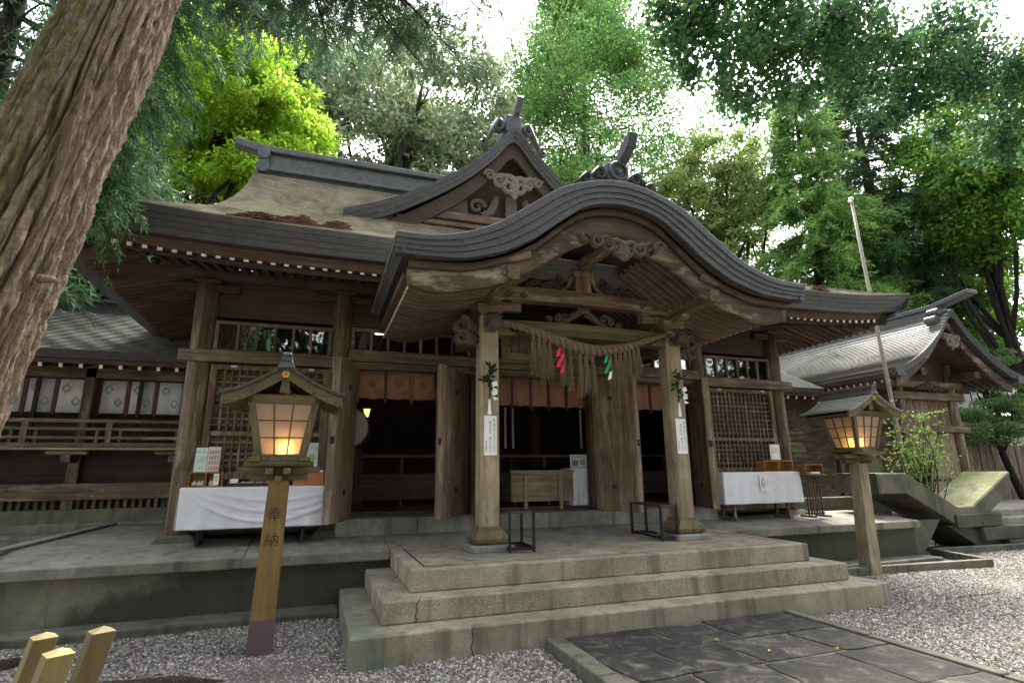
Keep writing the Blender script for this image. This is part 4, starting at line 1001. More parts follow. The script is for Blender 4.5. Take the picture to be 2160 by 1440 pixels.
# ================================================================== ROPE, STREAMERS, SPRIGS, NOTICES
RX = curve1([2.03, 2.39, 2.78, 3.19, 3.42, 3.85, 4.24, 4.60], [3.43, 3.385, 3.275, 3.165, 3.14, 3.20, 3.325, 3.445])
rope = thing('straw_rope', 'thick twisted straw rope with hanging straw tassels slung between the porch pillars', 'sacred rope', (XC, 6.40, 3.2))
rr = lambda x: .019 + .044 * math.sin(math.pi * (x - 2.0) / 2.62) ** .9
for ph in (0.0, 2.094, 4.189):
    pts, rad = [], []
    for i in range(150):
        x = 2.02 + 2.58 * i / 149; a = ph + i * .42; q = rr(x)
        pts.append((x + .02 * math.sin(a), 6.385 + q * .62 * math.cos(a), RX(x) + q * .62 * math.sin(a))); rad.append(q * .72)
    obj('strand', MB().tube(pts, rad, 8, True), 'straw_rope', rope, True)
for x, z in ((2.03, 3.44), (4.62, 3.45)):
    kn = MB(); kn.tube([(x + .04 * math.cos(a), 6.40 + .10 * math.sin(a) - .02, z + .02 * math.sin(2 * a)) for a in np.linspace(0, 6.28, 14)], .028, 7, False)
    for k in range(7): kn.tube([(x, 6.33, z), (x + random.uniform(-.02, .10) * (1 if x < 3 else -1), 6.30, z - random.uniform(.04, .12))], [.008, .003], 4)
    obj('knot', kn, 'straw_rope', rope, True)
def tassel(x, zt, zb, w):
    mb = MB(); mb.tube([(x, 6.385, zt), (x, 6.385, zt - .05), (x, 6.385, zt - .08)], [w * .22, w * .32, w * .26], 8)
    for k in range(26):
        a = random.uniform(0, 6.28); r0, r1 = w * .25 * random.random(), w * .62 * math.sqrt(random.random())
        p1 = (x + r1 * math.cos(a) + random.uniform(-.016, .016), 6.385 + r1 * math.sin(a), zb + random.uniform(-.045, .07))
        pm_ = (x + .75 * r1 * math.cos(a), 6.385 + .75 * r1 * math.sin(a), zt - (zt - zb) * .45)
        mb.tube([(x + r0 * math.cos(a), 6.385 + r0 * math.sin(a), zt - .04), pm_, p1], [.0065, .0075, .003], 4, False)
    return mb
for x, zb, w in ((2.54, 2.78, .088), (2.62, 2.76, .082), (2.69, 2.70, .088), (2.77, 2.73, .08), (2.955, 2.66, .082), (3.06, 2.60, .082), (3.205, 2.53, .085), (3.295, 2.56, .08), (3.385, 2.56, .085), (3.66, 2.66, .08), (3.74, 2.70, .086), (3.815, 2.71, .08), (3.89, 2.76, .086), (3.965, 2.75, .08), (4.035, 2.80, .086), (4.105, 2.81, .08)):
    obj('tassel', tassel(x, RX(x) - rr(x) * .9, zb, w), 'straw_rope', rope)
def shide(name, x, z, mats, label, lean=1):
    t = thing(name, label, 'paper streamer', (x, 6.30, z))
    px, pz = x, z
    w, h = .070, .105
    for k, m in enumerate(mats):
        ox = (.030 if k % 2 else -.012); dz = h * .74
        P = [(px + ox - w / 2 + .02, 6.285 - .004 * k, pz), (px + ox + w / 2 - .012, 6.285 - .004 * k, pz + .018), (px + ox + w / 2 - .035 * lean, 6.28 - .004 * k, pz - h + .018), (px + ox - w / 2 - .02 * lean, 6.28 - .004 * k, pz - h)]
        obj('paper_fold', MB().prism(P, (0, .0025, 0)), m, t); pz -= dz
        if k == 0: pz += .015
    obj('string', MB().tube([(x, 6.29, z - .01), (x, 6.33, z + .09)], .004, 5), 'straw_rope', t)
shide('red_streamer', 2.875, 3.10, ['red_paper'] * 4, 'red zigzag paper streamer hanging from the straw rope')
shide('green_streamer', 3.565, 3.05, ['green_paper'] * 3 + ['white_paper' if False else 'paper'], 'green zigzag paper streamer with a white end hanging from the straw rope')
def sprig(x, z, label):
    t = thing('sacred_sprig', label, 'leafy sprig', (x, 6.44, z), 'evergreen sprigs on the porch pillars')
    st = MB(); st.tube([(x, 6.44, z - .18), (x + .005, 6.44, z + .1), (x - .01, 6.43, z + .36)], [.008, .007, .004], 6)
    tips = []
    for k in range(9):
        a = random.uniform(-1.3, 1.3); b = z - .02 + .30 * k / 8; L = random.uniform(.08, .17) * (1.15 - .4 * k / 8)
        q = (x + math.sin(a) * L, 6.42 - random.uniform(0, .07), b + abs(math.cos(a)) * L * .7); st.tube([(x, 6.44, b), q], [.004, .003], 5); tips.append((x, 6.44, b, q))
    obj('stem', st, 'dark_bark', t)
    for (bx, by, bz, q) in tips + [(x, 6.44, z + .28, (x - .01, 6.43, z + .38))]:
        for j in range(5):
            f = .35 + .16 * j; p = Vector((bx + (q[0] - bx) * f, by + (q[1] - by) * f, bz + (q[2] - bz) * f))
            d = (Vector((random.uniform(-1, 1), random.uniform(-.8, .2), random.uniform(-.1, 1)))).normalized(); L = random.uniform(.055, .085)
            sd = d.cross(Vector((random.uniform(-.4, .4), -1, random.uniform(-.4, .4)))).normalized() * L * .22; up = d.cross(sd).normalized() * .006
            mb = MB().grid([[p, p, p], [p + d * L * .35 - sd * .9, p + d * L * .35 - up, p + d * L * .35 + sd * .9], [p + d * L * .7 - sd * .75, p + d * L * .7 - up, p + d * L * .7 + sd * .75], [p + d * L, p + d * L, p + d * L]])
            obj('leaf', mb, 'leaf_sakaki', t, True)
    for k in range(4):
        px, pz = x + .03 + .015 * (k % 2), z + .13 - .055 * k
        obj('white_paper', MB().prism([(px - .035, 6.335 - .003 * k, pz), (px + .03, 6.335 - .003 * k, pz + .03 - .06 * (k % 2)), (px + .045, 6.33 - .003 * k, pz - .03), (px - .02, 6.33 - .003 * k, pz - .055)], (0, .002, 0)), 'paper', t)
    obj('paper_wrap', MB().taper((x, 6.44), .045, .03, z - .25, (x, 6.44), .022, .022, z - .06), 'paper', t, bev=.004)
sprig(XC - UP - .02, 2.50, 'leafy evergreen sprig with white paper tied to the left porch pillar')
sprig(XC + UP - .02, 2.54, 'leafy evergreen sprig with white paper tied to the right porch pillar')
POEM = ['国民に平和をさつけ', 'たかちほのたかきみ', '高千穂の神に祈らん']
def notice(x, z, label):
    t = thing('paper_notice', label, 'notice', (x, 6.47, z), 'long paper notices on the porch pillars')
    obj('sheet', MB().box(x - .082, x + .082, 6.464, 6.4685, z - .24, z + .24), 'paper', t)
    for k, (ln, sz, zz) in enumerate((('高千穂の神にぞ祈る人の世の', .034, .0), ('国の栄えを　道ひらく代に', .034, -.02), ('昭和天皇御製', .024, -.13))):
        text('\n'.join(ln), sz, 'ink', t, (x + .05 - .052 * k, 6.4628, z + zz), name='lettering', spacing=.92)
notice(XC - UP + .0, 2.00, 'long white paper notice in brush writing on the left porch pillar')
notice(XC + UP + .0, 2.02, 'long white paper notice in brush writing on the right porch pillar')
# name plaque above the middle doorway
pl = thing('name_plaque', 'wooden name plaque with raised characters hanging above the middle doorway', 'plaque', (XC, 7.9, 3.4))
pb = MB().prism([(XC - .82, 7.78, 3.67), (XC + .82, 7.78, 3.67), (XC + .76, 7.92, 3.27), (XC - .76, 7.92, 3.27)], (0, .05, .015))
obj('board', pb, 'weathered_wood_x', pl, bev=.01)
pf = MB().beam((XC - .86, 7.775, 3.685), (XC + .86, 7.775, 3.685), .07, .05); pf.beam((XC - .80, 7.925, 3.255), (XC + .80, 7.925, 3.255), .07, .05)
obj('frame', pf, 'weathered_wood_x', pl, bev=.008)
text('社神穂千高', .27, 'weathered_wood_z', pl, (XC - .0, 7.838, 3.475), (1, 0, 0), (0, -.33, .94), thick=.012)

# ================================================================== CURTAINS, BOXES, TABLES
ORD = ('first', 'second', 'third', 'fourth', 'fifth', 'sixth', 'seventh', 'eighth', 'ninth', 'tenth', 'eleventh', 'twelfth', 'thirteenth', 'fourteenth', 'fifteenth', 'sixteenth')
def noren(x0, x1, y, zt, zb, n, label, crests):
    t = thing('door_curtain', label, 'curtain', ((x0 + x1) / 2, y, zt), 'orange curtains across the doorways')
    w = (x1 - x0) / n
    for k in range(n):
        a, b = x0 + w * k + .012, x0 + w * (k + 1) - .012; m_ = 9
        P = [[(a + (b - a) * i / m_, y + .014 * math.sin(i * 1.3 + k), z) for z in (zt, (zt + zb) / 2, zb + .008 * math.sin(i + k))] for i in range(m_ + 1)]
        obj('curtain_panel', MB().slab(P, (0, .004, 0)), 'orange_cloth', t, True)
        if crests:
            c = MB(); cx = (a + b) / 2
            for (dx, dz) in ((0, .02), (.13, -.12)):
                pts = [(cx + dx + .062 * math.cos(q), y - .018, (zt + zb) / 2 + dz + .062 * math.sin(q)) for q in np.linspace(0, 6.2832, 17)[:-1]]
                c.prism(pts, (0, .001, 0))
            obj('crest', c, 'orange_crest', t)
    for k in range(n + 1):
        x = x0 + w * k
        obj('ribbon', MB().box(x - .018, x + .018, y - .024, y - .020, zb - .06, zt + .01), 'dark_ribbon' if k % 2 or not crests else 'orange_crest', t)
    obj('rod', MB().tube([(x0 - .02, y, zt + .012), (x1 + .02, y, zt + .012)], .012, 8), 'weathered_wood_x', t, True)
noren(XC - 2.88, XC - 1.33, 8.25, 3.045, 2.64, 4, 'pale orange curtain with round crests across the left doorway', True)
noren(XC - .81, XC + .81, 8.25, 3.045, 2.60, 5, 'darker orange curtain with black ribbons across the middle doorway behind the rope', False)
noren(XC + 1.33, XC + 2.88, 8.25, 3.045, 2.60, 4, 'orange curtain across the right doorway behind the right pillar', False)
# offering box
ob = thing('offering_box', 'pale wooden offering box standing on legs in the middle doorway', 'offering box', (3.50, 8.62, .96))
b = MB(); x0, x1, y0, y1 = 2.93, 4.02, 8.44, 8.95
obj('front_board', MB().box(x0, x1, y0, y0 + .03, 1.10, 1.545), 'pale_wood_x', ob, bev=.004)
obj('side_board', MB().box(x0, x0 + .03, y0 + .031, y1, 1.10, 1.545), 'pale_wood_y', ob); obj('side_board', MB().box(x1 - .03, x1, y0 + .031, y1, 1.10, 1.545), 'pale_wood_y', ob)
obj('rim', MB().box(x0 - .02, x1 + .02, y0 - .02, y0 + .05, 1.546, 1.585), 'pale_wood_x', ob, bev=.004)
for k in range(9): obj('slat', MB().box(x0 + .04, x1 - .04, y0 + .06 + .05 * k, y0 + .085 + .05 * k, 1.53, 1.555), 'pale_wood_x', ob)
for x in (x0 + .24, x1 - .24): obj('leg', MB().box(x - .03, x + .03, y0 - .035, y0 - .001, .963, 1.50), 'pale_wood_z', ob, bev=.004)
for x in (x0 + .24, x1 - .24): obj('leg', MB().box(x - .03, x + .03, y1 - .03, y1 + .01, .963, 1.50), 'pale_wood_z', ob)
def cloth(x0, x1, y0, y1, zt, zb, name, label, cat, seed=0, swag=False, mat='white_cloth', group=None):
    rd = random.Random(seed); N = 70; M_ = 26; ph = [rd.uniform(0, 6.28) for _ in range(6)]
    def fold(s, t, edge):                                  # s along the hem 0..1, t downward 0..1
        f = .010 * t * math.sin(s * 17 + ph[0]) + .007 * t * math.sin(s * 41 + ph[1] + 2 * t)
        if swag:
            for c, wd, d0, am in ((.62, .55, .55, .022), (.60, .60, .80, .024), (.64, .50, .28, .016), (.80, .5, .62, .013)):
                sag = d0 * (1 - ((s - c) / wd) ** 2) + .05
                f -= am * math.exp(-((t - sag) / .035) ** 2) * max(0, 1 - abs((s - c) / wd)) ** .5
        return f
    P = []
    for i in range(N + 1):
        s = i / N; x = x0 + (x1 - x0) * s
        col = [(x, y1, zt), (x, (y0 + y1) / 2, zt + .002), (x, y0 + .012, zt)]
        for j in range(M_ + 1):
            t = j / M_; col.append((x + .006 * t * math.sin(s * 9), y0 + fold(s, t, 0) - .012 * t, zt - .008 - (zt - zb - .008) * t))
        P.append(col)
    mb = MB().slab(P, (0, .0035, -.0012))
    for x, sg in ((x0, -1), (x1, 1)):
        Q = []
        for i in range(13):
            s = i / 12; y = y0 + (y1 - y0) * s
            Q.append([(x + sg * (.004 + .018 * t * (.6 + .4 * math.sin(s * 15 + ph[2]))), y - .012 * t * (1 - s), zt - .004 - (zt - zb - .004) * t) for t in np.linspace(0, 1, 9)])
        mb.slab(Q, (-sg * .003, 0, 0))
    return tag(obj(name, mb, mat, None, True), label, cat, group)
def table(x0, x1, y0, y1, zt, zf, label, leg_mat):
    t = thing('folding_table', label, 'table', ((x0 + x1) / 2, (y0 + y1) / 2, zf))
    obj('table_top', MB().box(x0 + .006, x1 - .006, y0 + .02, y1 - .006, zt - .035, zt - .006), 'dark_wood_x', t)
    for x in (x0 + .22, x1 - .22):
        for y in (y0 + .08, y1 - .08): obj('leg', MB().box(x - .018, x + .018, y - .018, y + .018, zf, zt - .036), leg_mat, t)
        obj('foot_bar', MB().box(x - .02, x + .02, y0 + .03, y1 - .03, zf + .002, zf + .04), leg_mat, t)
    return t
TY0, TY1 = 7.66, 8.10
table(-1.52, .095, TY0, TY1, 1.41, .735, 'folding table under a white cloth in front of the left lattice', 'black_iron')
cloth(-1.53, .105, TY0 - .01, TY1, 1.416, .93, 'table_cloth', 'glossy white cloth with swagged folds over the table behind the left lantern', 'tablecloth', 3, True)
table(6.42, 8.02, TY0, TY1, 1.51, .735, 'low table under a white cloth in front of the right lattice', 'weathered_wood_z')
cloth(6.40, 8.05, TY0 - .01, TY1, 1.516, 1.0, 'table_cloth', 'plain white cloth over the table in front of the right lattice', 'tablecloth', 8)
cloth(4.0, 4.62, 8.46, 8.9, 1.62, .97, 'table_cloth', 'white cloth hanging to the sill beside the offering box', 'tablecloth', 12)
obj('side_stand', MB().box(4.03, 4.59, 8.49, 8.88, .965, 1.605), 'dark_wood_z')
tag(bpy.data.objects['side_stand'], 'small dark stand hidden under the white cloth beside the offering box', 'stand')
# things on the left table
def show_case(x0, x1, y0, y1, z0, z1, cells, label, nm='display_case'):
    t = thing(nm, label, 'display case', ((x0 + x1) / 2, (y0 + y1) / 2, z0))
    obj('base_board', MB().box(x0 - .015, x1 + .015, y0 - .015, y1, z0, z0 + .014), 'orange_wood', t)
    obj('top_board', MB().box(x0, x1, y0, y1, z1 - .014, z1), 'orange_wood', t); obj('back_board', MB().box(x0, x1, y1 - .012, y1, z0 + .0141, z1 - .0141), 'honey_wood_x', t)
    for k in range(cells + 1):
        x = x0 + (x1 - x0 - .012) * k / cells; obj('divider', MB().box(x, x + .012, y0 + .001, y1 - .0121, z0 + .0141, z1 - .0141), 'honey_wood_z', t)
    return t
zt = 1.418
sc_ = show_case(-1.47, -1.10, 7.72, 7.90, zt, 1.60, 2, 'small orange wooden case with two compartments on the left table')
def figurine(x, y, z, s, mat, nm, lab, cat, grp=None):
    mb = MB(); mb.sphere((x, y, z + s * .45), (s * .42, s * .3, s * .45), 9, 6); mb.sphere((x + s * .2, y - s * .1, z + s * .95), (s * .26, s * .22, s * .24), 8, 6); mb.tube([(x - s * .35, y, z + s * .3), (x - s * .5, y, z + s * .7)], [s * .14, s * .05], 6)
    tag(obj(nm, mb, mat, None, True), lab, cat, grp)
for q_, x in enumerate((-1.42, -1.37, -1.33)): figurine(x, 7.78, zt + .014, .055, 'figurine_white', 'figurine', '%s white figurine from the left inside the orange case' % ORD[q_], 'figurine', 'white figurines in the case')
tag(obj('paper_stack', MB().box(-1.25, -1.16, 7.75, 7.85, zt + .0145, zt + .06).box(-1.24, -1.17, 7.76, 7.84, zt + .061, zt + .08), 'poster_pink'), 'small pale stack of packets in the right compartment of the orange case', 'packets')
lab_ = thing('case_label', 'white slip of paper with writing on the front of the orange case', 'label', (-1.155, 7.70, zt + .02))
obj('slip', MB().box(-1.195, -1.135, 7.700, 7.703, zt + .03, zt + .16), 'paper', lab_); text('御\n守', .04, 'grey_ink', lab_, (-1.165, 7.6985, zt + .095))
def poster(x0, x1, y, z0, z1, mat, nm, label, lean=.04):
    t = thing(nm, label, 'poster', ((x0 + x1) / 2, y, z0))
    P = [(x0, y, z0), (x1, y, z0), (x1, y + lean, z1), (x0, y + lean, z1)]
    obj('sheet', MB().prism(P, (0, .004, 0)), mat, t); return t
def pface(t, x, y, z, s, body, mat='grey_ink', lean=.1): text(body, s, mat, t, (x, y, z), (1, 0, 0), (0, lean, 1))
p = poster(-1.45, -1.315, 7.83, 1.602, 1.90, 'poster_green', 'price_poster', 'pale green notice standing on the orange case')
pface(p, -1.38, 7.853, 1.84, .026, '御守・御札'); pface(p, -1.38, 7.845, 1.75, .024, '一、〇〇〇円\n八〇〇円\n五〇〇円'); pface(p, -1.38, 7.836, 1.65, .02, '授与所')
p = poster(-1.31, -1.17, 7.83, 1.602, 1.91, 'poster_pink', 'price_poster', 'pinkish notice with four columns of charms standing on the orange case')
for r in range(4):
    for c in range(4):
        obj('charm_print', MB().box(-1.292 + .030 * c, -1.274 + .030 * c, 7.8265 + .0085 * r, 7.8275 + .0085 * r, 1.625 + .066 * r, 1.668 + .066 * r), 'crest_ink', p)
tray = thing('goods_tray', 'dark shallow tray of small goods in the middle of the left table', 'tray', (-.75, 7.78, zt))
tb = MB(); tb.box(-1.03, -.50, 7.70, 7.92, zt + .001, zt + .012); tb.box(-1.03, -.50, 7.70, 7.712, zt + .0121, zt + .045); tb.box(-1.03, -1.018, 7.7121, 7.92, zt + .0121, zt + .045)
obj('tray_body', tb, 'dark_wood_x', tray)
for k in range(16):
    x = -.93 + .43 * k / 16 + random.uniform(-.01, .01)
    tag(obj('charm_packet', MB().beam((x, 7.73 + random.uniform(0, .12), zt + .035), (x + .05, 7.75 + random.uniform(0, .1), zt + .055), .022, .010), ('figurine_white', 'poster_pink', 'figurine_red', 'figurine_white')[k % 4]), '%s charm packet from the left in the dark tray on the left table' % ORD[k], 'charm', 'charm packets in the tray')
sg = thing('goods_sign', 'tiny white sign standing at the left end of the dark tray', 'sign', (-.97, 7.74, zt + .02))
obj('card', MB().box(-1.01, -.92, 7.695, 7.699, zt + .046, zt + .095), 'paper', sg); text('みくじ', .024, 'ink', sg, (-.965, 7.694, zt + .07))
dr = thing('drawer_box', 'stepped orange wooden box at the right end of the left table', 'box', (-.08, 7.8, zt))
obj('low_body', MB().box(-.285, -.1201, 7.70, 7.92, zt, 1.49), 'orange_wood', dr, bev=.003); obj('high_body', MB().box(-.12, .085, 7.70, 7.92, zt, 1.585), 'orange_wood', dr, bev=.003)
tag(obj('paper_stack', MB().box(-.04, .075, 7.72, 7.88, 1.586, 1.61), 'paper'), 'stack of white paper slips on the stepped orange box', 'paper slips')
for q_, x in enumerate((-.19, -.14)): figurine(x, 7.74, 1.492, .045, 'figurine_white', 'figurine', 'tiny white figurine on the orange box step, %s one' % ('left' if q_ == 0 else 'right'), 'figurine', 'figurines on the stepped box')
p = poster(-.15, -.005, 7.86, 1.59, 1.97, 'poster_green', 'leaf_poster', 'tall pale green poster with a leafy picture behind the left lantern')
pface(p, -.075, 7.890, 1.90, .036, 'しあわせ'); 
pic = MB(); pic.prism([(-.078 + .04 * math.cos(a) * (1 + .2 * math.cos(5 * a)), 7.876 + .006 * math.sin(a), 1.77 + .055 * math.sin(a)) for a in np.linspace(0, 6.28, 22)[:-1]], (0, .0015, 0))
obj('leaf_print', pic, 'poster_leaf', p); obj('sheet_inset', MB().prism([(-.125, 7.8635, 1.62), (-.03, 7.8635, 1.62), (-.03, 7.8695, 1.70), (-.125, 7.8695, 1.70)], (0, .001, 0)), 'paper', p)
# things on and by the right table
ns = thing('doll_sign', 'white paper with brush characters pinned to the front of the right tablecloth', 'sign', (7.22, 7.63, 1.3))
obj('sheet', MB().box(7.13, 7.33, 7.622, 7.626, 1.21, 1.47), 'paper', ns); text('人\n形', .105, 'ink', ns, (7.20, 7.6205, 1.34), spacing=.9); text('ひ\nと\nが\nた', .042, 'ink', ns, (7.29, 7.6205, 1.34), spacing=.9)
t = show_case(7.38, 8.02, 7.74, 7.93, 1.517, 1.71, 2, 'long orange wooden case on the right table below the small notice')
tag(obj('case_tray', MB().box(7.30, 8.03, 7.69, 7.73, 1.517, 1.53), 'orange_wood'), 'thin orange tray edge along the right end of the right table', 'tray')
p = thing('small_notice', 'small white printed notice on the right column above the orange case', 'notice', (7.95, 7.95, 1.85))
obj('sheet', MB().box(7.75, 7.98, 7.955, 7.959, 1.73, 2.0), 'paper', p); text('人形の\n納め方', .05, 'grey_ink', p, (7.865, 7.954, 1.89)); obj('printed_frame', MB().box(7.77, 7.775, 7.9535, 7.954, 1.75, 1.98).box(7.955, 7.96, 7.9535, 7.954, 1.75, 1.98), 'grey_ink', p)
wr = thing('slatted_stand', 'slender slatted wooden stand beside the right table', 'stand', (8.33, 7.6, .74))
for k in range(6): 
    x = 8.14 + .062 * k; obj('slat', MB().beam((x - .015, 7.62, .775), (x, 7.62, 1.44), .024, .024), 'red_wood_z', wr)
for z in (1.40, .79): obj('rail', MB().box(8.08, 8.50, 7.634, 7.66, z, z + .03), 'red_wood_x', wr)
for x in (8.12, 8.46): obj('foot', MB().box(x - .015, x + .015, 7.48, 7.80, .745, .775), 'red_wood_y', wr)
obj('shelf', MB().box(8.04, 8.54, 7.50, 7.80, 1.441, 1.46), 'red_wood_x', wr)
show_case(8.10, 8.50, 7.55, 7.76, 1.461, 1.64, 1, 'small orange wooden case on top of the slatted stand', 'offering_case')
tag(obj('paper_slip', MB().box(8.24, 8.44, 7.57, 7.66, 1.478, 1.51), 'paper'), 'white paper slips inside the small case on the slatted stand', 'paper slips')
# sign on the cloth by the offering box
p = thing('printed_sign', 'small printed sign standing on the white cloth beside the offering box', 'sign', (4.2, 8.55, 1.62))
obj('board', MB().box(4.02, 4.33, 8.53, 8.536, 1.625, 1.835), 'curtain_white', p); obj('sign_border', MB().box(4.03, 4.32, 8.528, 8.5295, 1.805, 1.812).box(4.03, 4.32, 8.528, 8.5295, 1.633, 1.638), 'grey_ink', p)
text('高千穂神社ガイド', .032, 'ink', p, (4.175, 8.5275, 1.785)); obj('photo_print', MB().box(4.05, 4.17, 8.528, 8.5295, 1.65, 1.745), 'grey_ink', p); obj('photo_print', MB().box(4.20, 4.29, 8.528, 8.5295, 1.67, 1.75), 'crest_ink', p)
# inside the hall: hanging lantern, drum, hanging cloths
hl = thing('hanging_lantern', 'small glowing lantern hanging in the dark behind the left doorway', 'lantern', (.78, 10.2, 2.6))
emit('lamp_warm', (1.0, 0.5, 0.16), .22)
obj('shade', MB().taper((.78, 10.2), .06, .06, 2.56, (.78, 10.2), .11, .11, 2.70), 'lamp_warm', hl); obj('cap', MB().taper((.78, 10.2), .24, .24, 2.701, (.78, 10.2), .06, .06, 2.76), 'black_iron', hl)
obj('chain', MB().tube([(.78, 10.2, 2.76), (.78, 10.2, 4.04)], .008, 5), 'black_iron', hl)
dm = thing('drum', 'large round drum standing in the shadow at the left edge of the left doorway', 'drum', (.50, 9.2, 2.0))
obj('drum_head', MB().tube([(.42, 9.0, 2.27), (.42, 9.03, 2.27)], [.30, .30], 28), 'drum_skin', dm, False); obj('drum_body', MB().tube([(.42, 9.031, 2.27), (.42, 9.3, 2.27), (.42, 9.6, 2.27)], [.30, .36, .30], 24), 'red_wood_y', dm, True); obj('drum_stand', MB().box(.2, .64, 9.05, 9.55, 1.02, 1.95), 'dark_wood_z', dm)
for k in range(9):
    x = 3.0 + .17 * k if k < 6 else 5.45 + .22 * (k - 6)
    tag(obj('hanging_cloth', MB().slab([[(x, 11.0 + .02 * math.sin(i), 2.0 + .95 * j / 3) for j in range(4)] if False else [(x + .05 * i / 3, 11.0 + .015 * math.sin(i * 2 + j), 2.05 + .85 * j / 3) for j in range(4)] for i in range(4)], (0, .004, 0)), 'curtain_white'), ('%s pale cloth strip from the left in the dark hall behind the middle doorway' % ORD[k]) if k < 6 else ('%s pale cloth strip from the left in the dark behind the right doorway' % ORD[k - 6]), 'hanging cloth', 'pale cloths inside the hall')

# ================================================================== METAL STANDS
def iron_stand(px, py, rot, wx, wy, h, label):
    t = thing('iron_stand', label, 'umbrella stand', (px, py, .66))
    r = .017; c, s_ = math.cos(rot), math.sin(rot)
    T = lambda x, y, z: (px + x * c - y * s_, py + x * s_ + y * c, z)
    for x in (-wx, wx):
        for y in (-wy, wy): obj('leg', MB().beam(T(x, y, .66), T(x, y, .66 + h), .03, .03, (c, s_, 0)), 'black_iron', t)
    for z in (.70, .66 + h - .018, .66 + h - .10):
        q = MB()
        for a, b in (((-wx, -wy), (wx, -wy)), ((wx, -wy), (wx, wy)), ((wx, wy), (-wx, wy)), ((-wx, wy), (-wx, -wy))): q.beam(T(*a, z), T(*b, z), .022, .028)
        if z > .9 and z < .66 + h - .05: continue
        obj('rail', q, 'rust_iron' if z > 1 else 'black_iron', t)
    q = MB()
    for k in range(6): y = -wy + 2 * wy * (k + .5) / 6; q.beam(T(-wx, y, .685), T(wx, y, .685), .02, .008)
    obj('bottom_tray', q, 'black_iron', t)
    q = MB()
    for k in range(3): x = -wx + 2 * wx * (k + 1) / 4; q.beam(T(x, -wy, .66 + h - .016), T(x, wy, .66 + h - .016), .012, .012)
    obj('grid_bar', q, 'rust_iron', t)
iron_stand(2.31, 6.50, math.radians(-5), .145, .27, .46, 'black iron umbrella stand beside the foot of the left porch pillar')
iron_stand(4.475, 6.86, math.radians(-5), .115, .43, .46, 'black iron umbrella stand in front of the right porch pillar')

